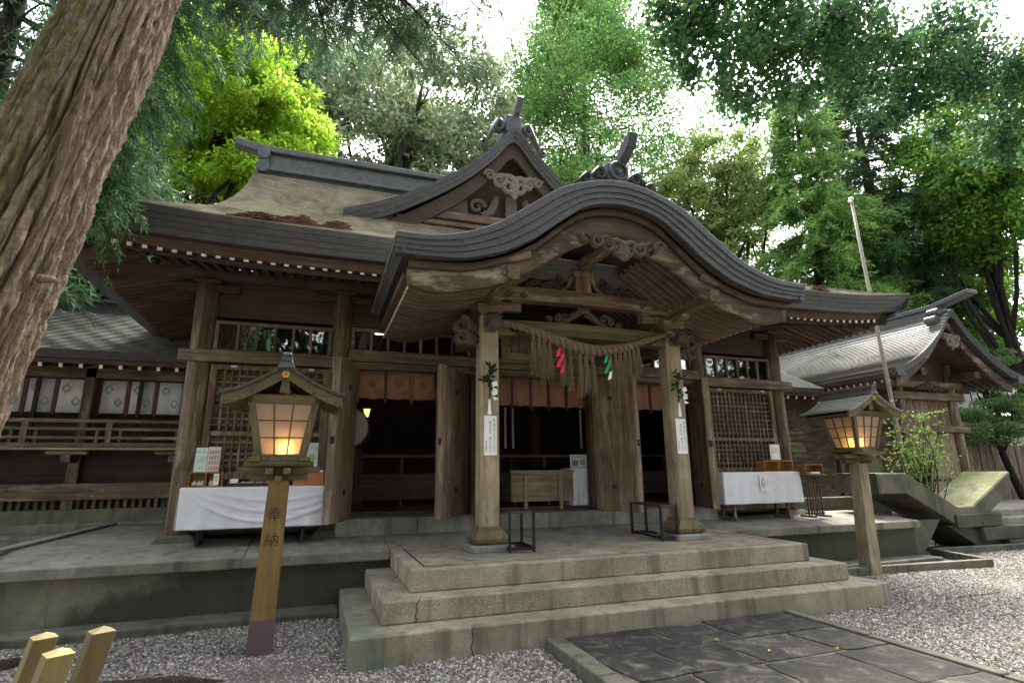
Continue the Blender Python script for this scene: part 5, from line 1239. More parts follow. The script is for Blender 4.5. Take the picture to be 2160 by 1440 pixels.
# ================================================================== STANDING LANTERNS
def lantern(nm, label, base, top, zpost, zbox, hbox, wb, wt, post_mat, head_mat, roof_mat_, painted, lit, scale=1.0, lightpos=(0, 0, 0), inscription=True):
    """base, top: xy of the post foot and of the head"""
    t = thing(nm, label, 'lantern', (base[0], base[1], 0))
    bx, by = base; tx, ty = top
    k = .29 / zpost; mx, my = bx + (tx - bx) * k, by + (ty - by) * k; w0, w1 = .205 * scale, .175 * scale
    if painted:
        obj('painted_foot', MB().taper((bx, by), w0 + .004, w0 + .004, -.05, (mx, my), w0, w0, .29), 'purple_paint', t, bev=.004)
        obj('post', MB().taper((mx, my), w0, w0, .2901, (tx, ty), w1, w1, zpost), post_mat, t, bev=.004)
    else: obj('post', MB().taper((bx, by), w0, w0, -.05, (tx, ty), w1, w1, zpost), post_mat, t, bev=.012)
    obj('post_neck', MB().taper((tx, ty), w1 * .98, w1 * .98, zpost + .0005, (tx, ty), w1 * .55, w1 * .55, zpost + .07).box(tx - w1 * .27, tx + w1 * .27, ty - w1 * .27, ty + w1 * .27, zpost + .0705, zbox - .02), post_mat, t)
    # crossed supporting arms
    for k, z in ((0, zbox - .055), (1, zbox - .125)):
        L = .36 - .10 * k
        for axis in (0, 1):
            z_ = z - (.012 if axis else 0); q = MB()
            for o_ in (-.075, .075) if k == 0 else (0,):
                if axis: q.box(tx + o_ - .03, tx + o_ + .03, ty - L, ty + L, z_ - .03, z_ + .028)
                else: q.box(tx - L, tx + L, ty + o_ - .03, ty + o_ + .03, z_ - .03, z_ + .028)
            obj('arm', q, head_mat + '_' + 'xy'[axis], t, bev=.008)
    q = MB().box(tx - wb / 2 - .09, tx + wb / 2 + .09, ty - wb / 2 - .05, ty - wb / 2 + .04, zbox - .024, zbox + .02); q.box(tx - wb / 2 - .09, tx + wb / 2 + .09, ty + wb / 2 - .04, ty + wb / 2 + .05, zbox - .024, zbox + .02)
    obj('base_frame', q, head_mat + '_x', t, bev=.006)
    q = MB().box(tx - wb / 2 - .05, tx - wb / 2 + .04, ty - wb / 2 - .12, ty + wb / 2 + .12, zbox + .0205, zbox + .06); q.box(tx + wb / 2 - .04, tx + wb / 2 + .05, ty - wb / 2 - .12, ty + wb / 2 + .12, zbox + .0205, zbox + .06); q.box(tx - wb / 2 + .04, tx + wb / 2 - .04, ty - wb / 2, ty - wb / 2 + .035, zbox + .0205, zbox + .075)
    obj('base_frame', q, head_mat + '_y', t, bev=.006)
    z0, z1 = zbox + .061, zbox + hbox
    for sx in (-1, 1):
        for sy in (-1, 1):
            obj('corner_post', MB().taper((tx + sx * (wb / 2 - .02), ty + sy * (wb / 2 - .02)), .055, .055, z0, (tx + sx * (wt / 2 - .02), ty + sy * (wt / 2 - .02)), .06, .06, z1), head_mat + '_z', t, bev=.006)
    obj('floor_board', MB().box(tx - wb / 2 + .02, tx + wb / 2 - .02, ty - wb / 2 + .02, ty + wb / 2 - .02, zbox + .063, zbox + .075), head_mat + '_x', t); obj('glow_baffle', MB().box(tx - wt / 2 + .02, tx + wt / 2 - .02, ty - wt / 2 + .02, ty + wt / 2 - .02, z1 + .05, z1 + .065), head_mat + '_x', t)  # upper plate is unseen, added to keep bulb glow off the soffit
    # four papered sides of 3 x 3 panes with thin bars
    for side in range(4):
        a = side * math.pi / 2; ca, sa = math.cos(a), math.sin(a)
        def S(f, g, d=0.0):
            w = (wb + (wt - wb) * g) / 2; x, y = (f * (w - .045), -(w - .012 + d))
            return (tx + x * ca - y * sa, ty + x * sa + y * ca, z0 + .02 + (z1 - z0 - .03) * g)
        fr = None
        for i in range(3):
            for j in range(3):
                P = [S(-1 + 2 * i / 3 + .02, j / 3 + .01), S(-1 + 2 * (i + 1) / 3 - .02, j / 3 + .01), S(-1 + 2 * (i + 1) / 3 - .02, (j + 1) / 3 - .01), S(-1 + 2 * i / 3 + .02, (j + 1) / 3 - .01)]
                nrm = Vector((-sa * 0 + 0, 0, 0)); q = MB().prism(P, (0.003 * -sa, 0.003 * ca, 0)); obj('pane', q, 'paper_pane', t)
        q = MB()
        for i in range(4): q.beam(S(-1 + 2 * i / 3, 0, .006), S(-1 + 2 * i / 3, 1, .006), .013, .014, (ca, sa, 0))
        for j in range(4): q.beam(S(-1, j / 3, .007), S(1, j / 3, .007), .013, .013)
        obj('bar', q, head_mat + '_z', t)
        obj('head_rail', MB().beam(tuple(Vector(S(-1.1, 1)) + Vector((0, 0, .045))), tuple(Vector(S(1.1, 1)) + Vector((0, 0, .045))), .05, .075), head_mat + ('_x' if side % 2 == 0 else '_y'), t, bev=.004)
    # gabled roof, ridge running front to back
    ze = z1 + .02; hw = .545 * scale; hr = .32 * scale; D = .44 * scale
    rp = lambda u: ze + hr * (1 - u / hw) ** 1.25 * .92 + .03 * (u / hw) ** 4 + .02
    us_ = np.linspace(-hw, hw, 25)
    rf = obj('roof', MB().slab([[(tx + u, ty - D, rp(abs(u))), (tx + u, ty + D, rp(abs(u)))] for u in us_], (0, 0, -.018)), roof_mat_, t)
    nb_ = 7
    for s in (-1, 1):
        for k in range(nb_):
            ua, ub = hw * (1 - k / nb_), hw * (1 - (k + 1) / nb_)
            P = [[(tx + s * ua, y, rp(ua) + .014), (tx + s * (ub + .0), y, rp(ub) + .006)] for y in (ty - D - .01, ty + D + .01)]
            obj('roof_board', MB().slab(P, (0, 0, -.012)), roof_mat_, rf)
        for yy in (ty - D + .025, ty + D - .065):
            P = [[(tx + s * u, yy, rp(u) - .022), (tx + s * u, yy, rp(u) - .022 - .095)] for u in np.linspace(0.0, hw * .96, 12)]
            obj('barge_board', MB().slab(P, (0, .04, 0)), head_mat + '_x', rf)
        P = [[(tx + s * u, ty - D + .07, rp(u) - .06), (tx + s * u, ty + D - .07, rp(u) - .06)] for u in np.linspace(0.02, hw * .93, 8)]
        obj('soffit', MB().slab(P, (0, 0, -.02)), head_mat + '_y', rf)
        for (uu, yy) in ((.26 * scale, ty - D + .02), (.46 * scale, ty - D + .02)): obj('stud', MB().sphere((tx + s * uu, yy, rp(uu) - .085), .014, 7, 5), 'rust_iron', rf, True)
    zr = rp(0)
    obj('ridge', MB().taper((tx, ty), .16 * scale, 2 * D + .04, zr - .03, (tx, ty), .10 * scale, 2 * D + .02, zr + .035).box(tx - .045, tx + .045, ty - D - .02, ty + D + .02, zr + .0351, zr + .085).taper((tx, ty), .10, 2 * D + .07, zr + .0852, (tx, ty), .06, 2 * D + .05, zr + .115), 'dark_roof', rf, bev=.006)
    obj('crest', MB().tube([(tx, ty - D + .024, zr - .088), (tx, ty - D + .008, zr - .088)], [.042, .036], 6).sphere((tx, ty - D + .008, zr - .088), (.016, .012, .016), 8, 6), 'brass', rf)
    obj('king_post', MB().taper((tx, ty - D + .10), .09, .04, z1 + .085, (tx, ty - D + .10), .06, .04, zr - .12), head_mat + '_z', rf)
    bulb_c = (tx + lightpos[0], ty + lightpos[1], zbox + lightpos[2])
    obj('bulb', MB().sphere(bulb_c, .032, 10, 8), lit[0], t, True)
    ld = bpy.data.lights.new('bulb_light', 'POINT'); ld.energy = lit[1]; ld.color = (1.0, .70, .34); ld.shadow_soft_size = .03
    lo = bpy.data.objects.new('bulb_light', ld); COL.objects.link(lo); lo.location = bulb_c; set_parent(lo, t)
    return t
emit('bulb_warm', (1.0, .62, .25), 30.0)
def add_wood_aliases():
    for a in 'xyz': pass
lantern('standing_lantern', 'glowing wooden lantern with gabled roof on a clean yellow post', (-.385, 5.86), (-.335, 5.82), 1.50, 1.655, .56, .42, .60, 'yellow_wood_z', 'mossy_wood', 'dark_roof', True, ('bulb_warm', .55), 1.0, (.045, -.145, .15))
L1 = [o for o in bpy.data.objects if o.name.startswith('standing_lantern')][0]
for ch, z in (('奉', 1.19), ('納', .965)):
    text(ch, .135, 'carved_ink', L1, (-.385 + .05 * z / 1.5, 5.86 - .04 * z / 1.5 - (.205 - .03 * (z - .29) / 1.21) / 2 - .0035, z), (1, 0, 0), (.03, -.02, 1))
lantern('standing_lantern', 'weathered wooden lantern with shingled roof on a leaning grey log post', (7.97, 6.50), (8.18, 6.60), 1.60, 1.80, .57, .44, .62, 'pale_wood_z', 'mossy_wood', 'grey_roof', False, ('bulb_warm', .16), 1.06, (-.135, -.135, .14))

# ================================================================== YELLOW FENCE POSTS, CAMERA, LITTER
for (x, y, z, lab) in ((-.80, 2.42, 1.03, 'yellow pointed fence post, the back left one of the four'), (-.635, 2.06, 1.06, 'yellow pointed fence post, shorter one between two taller posts'),
                       (-.615, 2.34, 1.05, 'yellow pointed fence post, tallest and rightmost of the four'), (-.735, 1.95, 1.01, 'yellow fence post cut off by the picture corner, lowest of four')):
    w = .066; lx = -.21 * z
    mb = MB(); x -= .03; q_ = [(w * .707 * math.cos(a_), w * .707 * math.sin(a_)) for a_ in (math.radians(-105), math.radians(-15), math.radians(75), math.radians(165))]
    mb.add([(x + lx + a_, y + b_, -.05) for a_, b_ in q_] + [(x + a_, y + b_, z) for a_, b_ in q_], [(0, 3, 2, 1), (0, 1, 5, 4), (1, 2, 6, 5), (2, 3, 7, 6), (3, 0, 4, 7)])
    mb.add([(x + a_, y + b_, z + .0005) for a_, b_ in q_] + [(x + .004, y, z + .016)], [(0, 1, 4), (1, 2, 4), (2, 3, 4), (3, 0, 4)])
    tag(obj('fence_post', mb, 'olive_wood_z', None, bev=.003), lab, 'post', 'yellow fence posts at the tree foot')
sc1 = thing('security_camera', 'small white security camera mounted under the left eave', 'camera', (-2.08, 7.4, 4.2))
obj('mount', MB().tube([(-2.12, 7.42, 4.30), (-2.10, 7.40, 4.20)], [.035, .028], 8), 'camera_white', sc1, True); obj('housing', MB().tube([(-2.13, 7.45, 4.21), (-2.05, 7.30, 4.12)], [.045, .05], 12), 'camera_white', sc1, True); obj('lens', MB().tube([(-2.05, 7.30, 4.12), (-2.02, 7.25, 4.09)], [.046, .05], 12), 'black_iron', sc1, True)
def litter(x, y, w, d, n, lab):
    mb = MB(); t0 = lambda yy: mz(yy) + .02
    for k in range(n):
        a, b = random.gauss(0, .36), random.gauss(0, .36); cx, cy = x + a * w, y + b * d
        L = random.uniform(.05, .16); an = random.uniform(-.7, .7); dx, dy = math.cos(an) * L, math.sin(an) * L
        hh = .13 * math.exp(-(a * a + b * b) * 2) * random.random()
        mb.beam((cx, cy, t0(cy) + hh), (cx + dx, cy + dy * .5, t0(cy + dy * .5) + hh + random.uniform(-.01, .02)), .014, .010)
    tag(obj('needle_clump', mb, 'needle_litter'), lab, 'dead needles', 'dead needle clumps on the roof')
litter(-.52, 7.02, .42, .20, 170, 'brown clump of dead needles near the eave edge, left of the bigger round clump')
litter(-.90, 6.78, .50, .10, 150, 'long brown strip of dead needles lying along the eave edge')
litter(-.01, 7.42, .20, .16, 190, 'thick round brown clump of dead needles below the tip of the roof gable')
litter(-.05, 7.10, .16, .08, 60, 'small brown clump of dead needles below the thick round clump')
litter(-.48, 7.60, .12, .10, 60, 'small brown clump of dead needles standing alone above the others')
litter(8.05, 6.72, .30, .12, 90, 'brown clump of dead needles on the right roof beside the porch roof end')

# ================================================================== SIDE WINGS
def wing(s, label):
    """s=-1: left corridor, +1: right corridor (mirrored about the hall)"""
    X = lambda x: XC + s * (XC - x)              # x given for the left wing
    YW = 11.8
    t = thing('corridor_wing', label, 'corridor', (X(-3.2), YW, 0))
    def B(x0, x1, y0, y1, z0, z1):
        a, b = sorted((X(x0), X(x1))); return MB().box(a, b, y0, y1, z0, z1)
    XA, XB = (-7.6, -1.68) if s < 0 else (-5.3, -1.68)
    obj('stone_ledge', B(XA, XB - 1.65, 10.95, 11.5, .50, .66), 'deck_concrete', t, bev=.02); obj('stone_foot', B(XA, XB - 1.65, 11.1, 11.5, -.05, .499), 'old_concrete', t)
    obj('stone_base', B(XA, XB, 11.55, 12.2, .3, 1.02), 'wall_concrete', t, bev=.02); obj('stone_base', B(XA, XB, 11.50, 11.9, .3, .80), 'deck_concrete', t, bev=.02)
    obj('sill_beam', B(XA, XB, 11.66, 11.88, 1.17, 1.45), 'weathered_wood_x', t, bev=.012)
    obj('skirt_board', B(XA, XB, 11.83, 11.87, 1.451, 2.02), 'dark_wood_x', t)
    obj('inner_board', B(XA, XB, 12.35, 12.40, 1.0, 3.6), 'dark_wood_x', t)
    obj('veranda_edge', B(XA, XB, 11.15, 11.26, 2.04, 2.12), 'weathered_wood_x', t, bev=.01); obj('veranda_floor', B(XA, XB, 11.2605, 12.3, 2.055, 2.105), 'dark_wood_x', t); obj('veranda_trim', B(XA, XB, 11.13, 11.24, 2.0, 2.039), 'pale_wood_x', t)
    sl = MB().box(-.028, .028, -.02, .02, 0, .148).mesh('slat', 'weathered_wood_z')
    x = XA + .05
    while x < XB:
        if min(abs(x - p) for p in (-5.6, -4.02, -2.44)) > .12: inst('slat', sl, t, (X(x), 11.78, 1.021))
        x += .118
    for p in (-7.18, -5.6, -4.02, -2.44):
        if p < XA: continue
        obj('post', B(p - .085, p + .085, 11.68, 11.85, 1.0, 1.169), 'weathered_wood_z', t); obj('post', B(p - .085, p + .085, 11.69, 11.828, 1.4505, 2.0), 'weathered_wood_z', t); obj('post', B(p - .085, p + .085, 11.78, 11.95, 2.106, 3.62), 'weathered_wood_z', t, bev=.008)
        obj('bracket', B(p - .30, p + .30, 11.3, 11.42, 1.93, 1.995), 'pale_wood_x', t, bev=.02); obj('bracket', B(p - .07, p + .07, 11.3, 11.68, 1.80, 1.929), 'weathered_wood_y', t, bev=.01)
    for z, h in ((2.18, .05), (2.33, .05), (2.46, .06)): obj('rail', B(XA, XB, 11.2 - .0 * h, 11.2 + h, z, z + h), 'weathered_wood_x', t, bev=.008)
    p = XA + .6
    while p < XB - .2:
        obj('rail_post', B(p - .045, p + .045, 11.19, 11.28, 2.1205, 2.47), 'weathered_wood_z', t)
        for d in (-.17, .17): obj('rail_post', B(p + d - .02, p + d + .02, 11.205, 11.245, 2.1205, 2.33), 'weathered_wood_z', t)
        p += 1.19
    obj('head_beam', B(XA, XB, 11.78, 11.94, 3.32, 3.50), 'weathered_wood_x', t, bev=.01); obj('wall_plate', B(XA, XB, 11.80, 11.96, 3.501, 3.75), 'dark_wood_x', t)
    bp_ = (-7.1, -5.6, -4.02, -2.44, -1.7)
    for a, b in zip(bp_, bp_[1:]):
        if b <= XA + .3: continue
        obj('window_post', B((a + b) / 2 - .03, (a + b) / 2 + .03, 11.84, 11.9, 2.106, 3.319), 'dark_wood_z', t)
    # white curtains with double diamond crests
    for a, b, nm in (((-5.5, -4.12, 'left'), (-3.92, -2.54, 'right')) if s < 0 else ((-3.92, -2.54, 'near'), (-5.2, -4.12, 'far'))):
        cu = thing('crest_curtain', ('white curtain with grey diamond crests in the left corridor, %s bay' % nm) if s < 0 else ('white curtain in the right corridor behind the lantern, %s bay' % nm), 'curtain', (X((a + b) / 2), 11.99, 3.3), 'white curtains in the corridors')
        n = 3; w = (b - a) / n
        for k in range(n):
            x0, x1 = sorted((X(a + w * k + .035), X(a + w * (k + 1) - .035)))
            P = [[(x0 + (x1 - x0) * i / 8, 12.0 + .010 * math.sin(i * 1.4 + k), z) for z in (3.31, 3.0, 2.70)] for i in range(9)]
            pn = obj('curtain_panel', MB().slab(P, (0, .004, 0)), 'curtain_white', cu, True)
            c = MB(); cx = (x0 + x1) / 2
            for dx, zc in ((-.08, 3.14), (.09, 2.90)):
                for q in range(4):
                    aa = q * math.pi / 2; ox, oz = math.cos(aa), math.sin(aa)
                    m_ = Vector((cx + dx, 11.983, zc)); tip = m_ + Vector((ox * .072, 0, oz * .09)); nx = m_ + Vector((-oz * .072, 0, ox * .09))
                    c.prism([m_ + (tip - m_) * .98, m_ + (nx - m_) * .98, m_ + (nx - m_) * .70, m_ + (tip - m_) * .70], (0, .001, 0))
                    tp2 = m_ + Vector(((ox - oz) * .030, 0, (oz + ox) * .038)); c.prism([tp2 + Vector((-.014, 0, 0)), tp2 + Vector((0, 0, -.016)), tp2 + Vector((.014, 0, 0)), tp2 + Vector((0, 0, .016))], (0, .001, 0))
            obj('crest', c, 'crest_ink', pn)
        for k in range(n + 1):
            xx = X(a + w * k); obj('ribbon', MB().box(xx - .025, xx + .025, 11.992, 11.996, 2.66, 3.315), 'purple_ribbon', cu)
    # roof
    wz = lambda y: 3.62 + .50 * (y - 10.75) + .035 * (y - 10.75) ** 2
    x0, x1 = sorted((X(XA - .5), X(-1.66)))
    rf = obj('roof', MB().grid([[(x0, y, wz(y) - .03), (x1, y, wz(y) - .03)] for y in np.linspace(10.78, 13, 6)]).grid([[(x0, 26 - y, wz(y) - .03), (x1, 26 - y, wz(y) - .03)] for y in np.linspace(10.78, 13, 6)]), 'dark_roof', t)
    N = 30; c = MB()
    for i in range(N):
        ya, yb = 10.75 + 2.25 * i / N, 10.75 + 2.25 * (i + 1) / N
        A = [[(x0 + (x1 - x0) * k / 40, ya, wz(ya) + .018 + .003 * math.sin(k * 2.1 + i)), (x0 + (x1 - x0) * k / 40, yb + .01, wz(yb) + .001)] for k in range(41)]
        c.grid(A); c.grid([[q[0], (q[0][0], q[0][1] + .035, q[0][2] - .020)] for q in A])
    q = obj('shingle_course', c, 'grey_roof', rf); q['kind'] = 'stuff'
    obj('eave_edge', MB().prism([(x0, 10.75, 3.625), (x0, 10.83, 3.50), (x0, 11.05, 3.50), (x0, 11.05, 3.70)], (x1 - x0, 0, 0)), 'shingle_dark', rf)
    obj('eave_fascia', MB().prism([(x0, 10.90, 3.499), (x0, 10.92, 3.43), (x0, 11.0, 3.43), (x0, 11.0, 3.499)], (x1 - x0, 0, 0)), 'red_wood_x', rf)
    obj('soffit', MB().grid([[(x, y, z) for y, z in ((10.95, 3.48), (12.0, 3.82))] for x in (x0, x1)]), 'dark_wood_x', t)
    rm_ = MB().box(-.028, .028, 0, .9, -.035, .035).mesh('rafter', 'dark_wood_y'); tm_ = MB().box(-.027, .027, -.006, -.0005, -.034, .034).mesh('rafter_tip', 'white_paint')
    x = XA - .3
    while x < XB - .1:
        r_ = inst('rafter', rm_, t, (X(x), 10.97, 3.395), (.30, 0, 0)); inst('rafter_tip', tm_, r_, (X(x), 10.97, 3.395), (.30, 0, 0)); x += .285
    rg = MB().box(x0, x1, 12.85, 13.15, 4.78, 5.02); rg.box(x0, x1, 12.78, 13.22, 5.0201, 5.09); rg.box(x0, x1, 12.80, 13.20, 4.80, 4.85)
    obj('ridge', rg, 'dark_copper', rf, bev=.015)
    return t
lw = wing(-1, 'low wooden corridor with railing and white curtains to the left of the hall')
rw = wing(1, 'low wooden corridor with pale shingled roof between the hall and the gabled building')
sg = thing('vertical_sign', 'narrow white vertical sign hanging in the left corridor beside the big trunk', 'sign', (-5.66, 11.70, 3.0))
obj('board', MB().box(-5.76, -5.60, 11.70, 11.715, 2.66, 3.22), 'curtain_white', sg); text('献\n宜\n始\n大', .125, 'ink', sg, (-5.68, 11.698, 2.94), spacing=.85)

# ================================================================== GABLED BUILDING AT THE RIGHT
GX, GY = 15.2, 8.95
gb = thing('gabled_building', 'small wooden gabled building with bright shingled roof and plank walls at the right', 'building', (GX, 10, .2))
gz = curve1([0, .45, .95, 1.5, 2.0, 2.42], [5.50, 5.02, 4.60, 4.23, 3.99, 3.87])
ug_ = np.linspace(-2.42, 2.42, 43)
gr_ = obj('roof', MB().slab([[(GX + u, GY + .04, gz(abs(u)) - .03), (GX + u, 16.5, gz(abs(u)) - .03)] for u in ug_], (0, 0, -.06)), 'dark_roof', gb)
for s in (-1, 1):
    c = MB(); N = 36
    for i in range(N):
        ua, ub = 2.42 * (1 - i / N), 2.42 * (1 - (i + 1) / N)
        A = [[(GX + s * ua, GY + 7.5 * k / 30, gz(ua) + .024), (GX + s * ub, GY + 7.5 * k / 30, gz(ub) + .001)] for k in range(31)]
        c.grid(A); c.grid([[q[0], (q[0][0] - s * .03, q[0][1], q[0][2] - .02)] for q in A])
    q = obj('shingle_course', c, 'grey_roof', gr_); q['kind'] = 'stuff'
    obj('eave_edge', MB().prism([(GX + s * 2.425, GY, 3.875), (GX + s * 2.36, GY, 3.70), (GX + s * 2.1, GY, 3.70), (GX + s * 2.1, GY, 3.9)], (0, 7.5, 0)), 'shingle_dark', gr_)
    rm_ = MB().box(0, 1.15, -.028, .028, -.035, .035).mesh('rafter', 'red_wood_x'); tm_ = MB().box(-.006, -.0005, -.027, .027, -.034, .034).mesh('rafter_tip', 'white_paint')
    for k in range(38):
        y = GY + .35 + k * .19; r_ = inst('rafter', rm_, gb, (GX + s * 2.2, y, 3.64), (0, -.36, 0 if s < 0 else math.pi)); inst('rafter_tip', tm_, r_, (GX + s * 2.2, y, 3.64), (0, -.36, 0 if s < 0 else math.pi))
    obj('soffit', MB().grid([[(GX + s * u, y, gz(u) - .17) for u in (2.2, 1.6, 1.0, .5, .02)] for y in (GY + .3, 16)]), 'red_wood_y', gb)
obj('roof_edge', MB().slab([[(GX + u, GY - .005, gz(abs(u)) + .01), (GX + u, GY + .04, gz(abs(u)) - .16)] for u in ug_], (0, .06, 0)), 'shingle_dark', gr_)
for s in (-1, 1):
    obj('barge_board', MB().slab([[(GX + s * u, GY + .22, gz(u) - .17), (GX + s * u, GY + .22, gz(u) - .17 - .22 - .03 * u)] for u in np.linspace(.0, 2.15, 18)], (0, .07, 0)), 'barge_wood', gr_)
obj('pendant', carving(.60, .52, GY + .15, GX, 4.92, 21, .07, 2), 'pale_carving', gr_, True)
rgb = MB().box(GX - .15, GX + .15, GY + .35, 16.5, 5.38, 5.62); rgb.box(GX - .19, GX + .19, GY + .3, 16.5, 5.40, 5.45)
rgb.prism([(GX - .20, 16.5, 5.625), (GX - .20, GY + .4, 5.625), (GX - .20, GY - .55, 5.80), (GX - .20, GY - .55, 5.90), (GX - .20, GY + .4, 5.74), (GX - .20, 16.5, 5.74)], (.40, 0, 0))
rg_ = obj('ridge', rgb, 'ornament_tile', gr_, bev=.015)
e = MB(); e.box(GX - .22, GX + .22, GY + .22, GY + .36, 5.34, 5.66)
for s in (-1, 1):
    for dx, dz, r in ((.24, 5.50, .10), (.38, 5.28, .11)): e.tube([(GX + s * dx, GY + .14, dz), (GX + s * dx, GY + .42, dz)], [r, r], 12)
obj('ridge_end_roll', e, 'ornament_tile', rg_, bev=.01)
for u in (-1.0, 1.0):
    obj('column', MB().tube([(GX + u, 10, .3), (GX + u, 10, 4.3)], [.13, .12], 14), 'weathered_wood_z', gb, True)
for k in range(9):
    a = GX - 1.0 + .12 + k * .1955; obj('plank', MB().box(a, a + .19, 10.02 + .012 * (k % 2), 10.06 + .012 * (k % 2), .35, 2.45), 'pale_wood_z', gb, bev=.006)
    obj('plank', MB().box(a, a + .19, 10.03, 10.07, 2.62, 3.3), 'weathered_wood_z', gb)
for k in range(9): obj('stud', MB().sphere((GX - 1.0 + .21 + k * .1955, 10.01, 1.25), .035, 8, 6), 'dark_wood_z', gb, True)
for z0, z1, m_ in ((2.451, 2.62, 'weathered_wood_x'), (3.3, 3.5, 'weathered_wood_x'), (3.62, 3.80, 'weathered_wood_x')): obj('beam', MB().box(GX - 1.35, GX + 1.35, 9.86, 10.02, z0, z1), m_, gb, bev=.012)
obj('gable_field', MB().prism([(GX + u, 10.03, gz(abs(u)) - .2) for u in np.linspace(-1.9, 1.9, 13)] + [(GX + 1.9, 10.03, 3.55), (GX - 1.9, 10.03, 3.55)], (0, .05, 0)), 'dark_wood_x', gb)
obj('frog_leg_strut', carving(1.1, .3, 9.83, GX, 3.55, 3, .06, 3, True), 'dark_carving', gb, True)
obj('purlin', MB().box(GX - 1.1, GX - .92, GY + .3, 10.2, 3.82, 4.0).box(GX + .92, GX + 1.1, GY + .3, 10.2, 3.82, 4.0), 'dark_wood_y', gb)
obj('side_wall', MB().box(GX - 1.02, GX - .98, 10.1, 16, .3, 3.9).box(GX + .98, GX + 1.02, 10.1, 16, .3, 3.9), 'weathered_wood_y', gb)
obj('stone_base', MB().box(GX - 1.6, GX + 1.6, 9.6, 16, -.05, .34), 'old_concrete', gb, bev=.02)

# ================================================================== CONCRETE STAIR BRIDGE, TERRACE, KERB
cb = thing('concrete_bridge', 'angular grey concrete bridge with mossy sloping slabs and a flight of stairs at the right', 'stairs', (11.6, 7.5, 0))
Y0, Y1 = 7.42, 8.32
prof_ = [(9.6, 1.46), (10.35, 1.46), (11.62, .82), (12.06, .82), (13.36, 1.46)]
low_ = [(9.6, 1.10), (10.30, 1.10), (11.50, .50), (12.12, .50), (13.30, 1.10)]
obj('side_face', MB().prism([(x, Y0, z) for x, z in prof_ + low_[::-1]], (0, Y1 - Y0, 0)), 'old_concrete', cb, bev=.02)
tp = MB()
for (a, b) in zip(prof_, prof_[1:]): tp.prism([(a[0], Y0 + .03, a[1] + .004), (b[0], Y0 + .03, b[1] + .004), (b[0], Y1 - .03, b[1] + .004), (a[0], Y1 - .03, a[1] + .004)], (0, 0, .006))
obj('moss_top', tp, 'moss_top', cb)
for k in range(3):
    a = 11.45 + .66 * k; z = .69 - .255 * k
    obj('stair', MB().box(a, a + 1.30 - .05 * k, Y0 - .05 - .02 * k, Y1, z - .24, z), 'shaded_concrete', cb, bev=.015)
obj('stair_beam', MB().prism([(11.3, Y0 + .05, .49), (11.9, Y0 + .05, .449), (13.2, Y0 + .05, -.05), (12.3, Y0 + .05, -.05)], (0, .8, 0)), 'shaded_concrete', cb)
obj('slanted_prop', MB().prism([(10.3, Y0 + .05, .60), (11.15, Y0 + .05, .62), (10.55, Y0 + .05, .02), (9.9, Y0 + .05, .02)], (0, .7, 0)), 'old_concrete', cb, bev=.015)
obj('rear_wall', MB().box(8.9, 11.4, Y1 + .3, Y1 + .5, -.05, 1.0), 'old_concrete', cb, bev=.02)
tag(obj('stone_block', MB().taper((11.05, 8.75), .62, .4, .3, (11.0, 8.75), .60, .4, 1.86), 'old_concrete', None, bev=.02), 'dark green upright concrete block behind the bridge beside the flagpole', 'block')
kb_ = thing('garden_kerb', 'low dark concrete kerb outlining a corner of gravel beyond the right lantern', 'kerb', (9.6, 6.4, 0))
for a, b in (((6.45, 6.57), (8.4, 6.45)), ((8.41, 6.45), (10.33, 6.27)), ((10.36, 6.33), (10.72, 7.40)), ((10.75, 7.45), (13.6, 7.15))): obj('kerb_stone', MB().beam((*a, .04), (*b, .04), .10, .17), 'old_concrete', kb_, bev=.012)
te = thing('stone_terrace', 'stepped stone terrace edge in the gravel at the far right', 'terrace', (16, 9, 0))
for k, (x0, y0, z) in enumerate(((14.2, 8.9, .17), (14.6, 9.25, .34), (13.4, 9.6, .50))): obj('terrace_step', MB().box(x0, 26, y0, 14, z - .2, z), 'deck_concrete', te, bev=.02)
fp = thing('flagpole', 'tall thin grey wooden flagpole leaning slightly in front of the gabled building', 'flagpole', (11.72, 8.40, 0))
obj('pole', MB().tube([(11.78, 8.4, -.05), (11.74, 8.4, 1.9), (11.62, 8.4, 5), (11.52, 8.4, 7.75)], [.046, .044, .038, .030], 10), 'bamboo_grey', fp, True); obj('cap', MB().tube([(11.52, 8.4, 7.75), (11.52, 8.4, 7.80)], [.06, .05], 8), 'white_paint', fp, True)
obj('pulley', MB().box(11.44, 11.52, 8.37, 8.43, 7.68, 7.73), 'white_paint', fp)
# tin roofed notice box between hall and lantern
nb2 = thing('tin_roofed_box', 'little notice box with a faded red tin roof on a post behind the right lantern', 'notice box', (10.9, 9.8, 0))
obj('tin_roof', MB().prism([(11.35, 9.6, 3.02), (11.95, 9.6, 3.02), (11.75, 9.6, 3.16), (11.55, 9.6, 3.16)], (0, .5, 0)), 'red_tin', nb2); obj('post', MB().box(11.6, 11.72, 9.8, 9.92, .0, 3.01), 'red_wood_z', nb2); obj('shelf', MB().box(11.32, 11.98, 9.62, 10.1, 2.6, 2.64), 'weathered_wood_x', nb2)
for s in (-1, 1): obj('brace', MB().beam((11.66 + s * .35, 9.86, .75), (11.66, 9.86, 1.25), .05, .07, (0, 1, 0)), 'red_wood_z', nb2)
ds = thing('post_stand', 'thin pale double post standing beside the small notice at the hall corner', 'post', (9.05, 8.9, .75))
for x in (9.0, 9.16): obj('pole', MB().beam((x, 8.9, .752), (x - .08, 8.9, 2.1), .05, .05, (0, 1, 0)), 'bamboo_grey', ds)
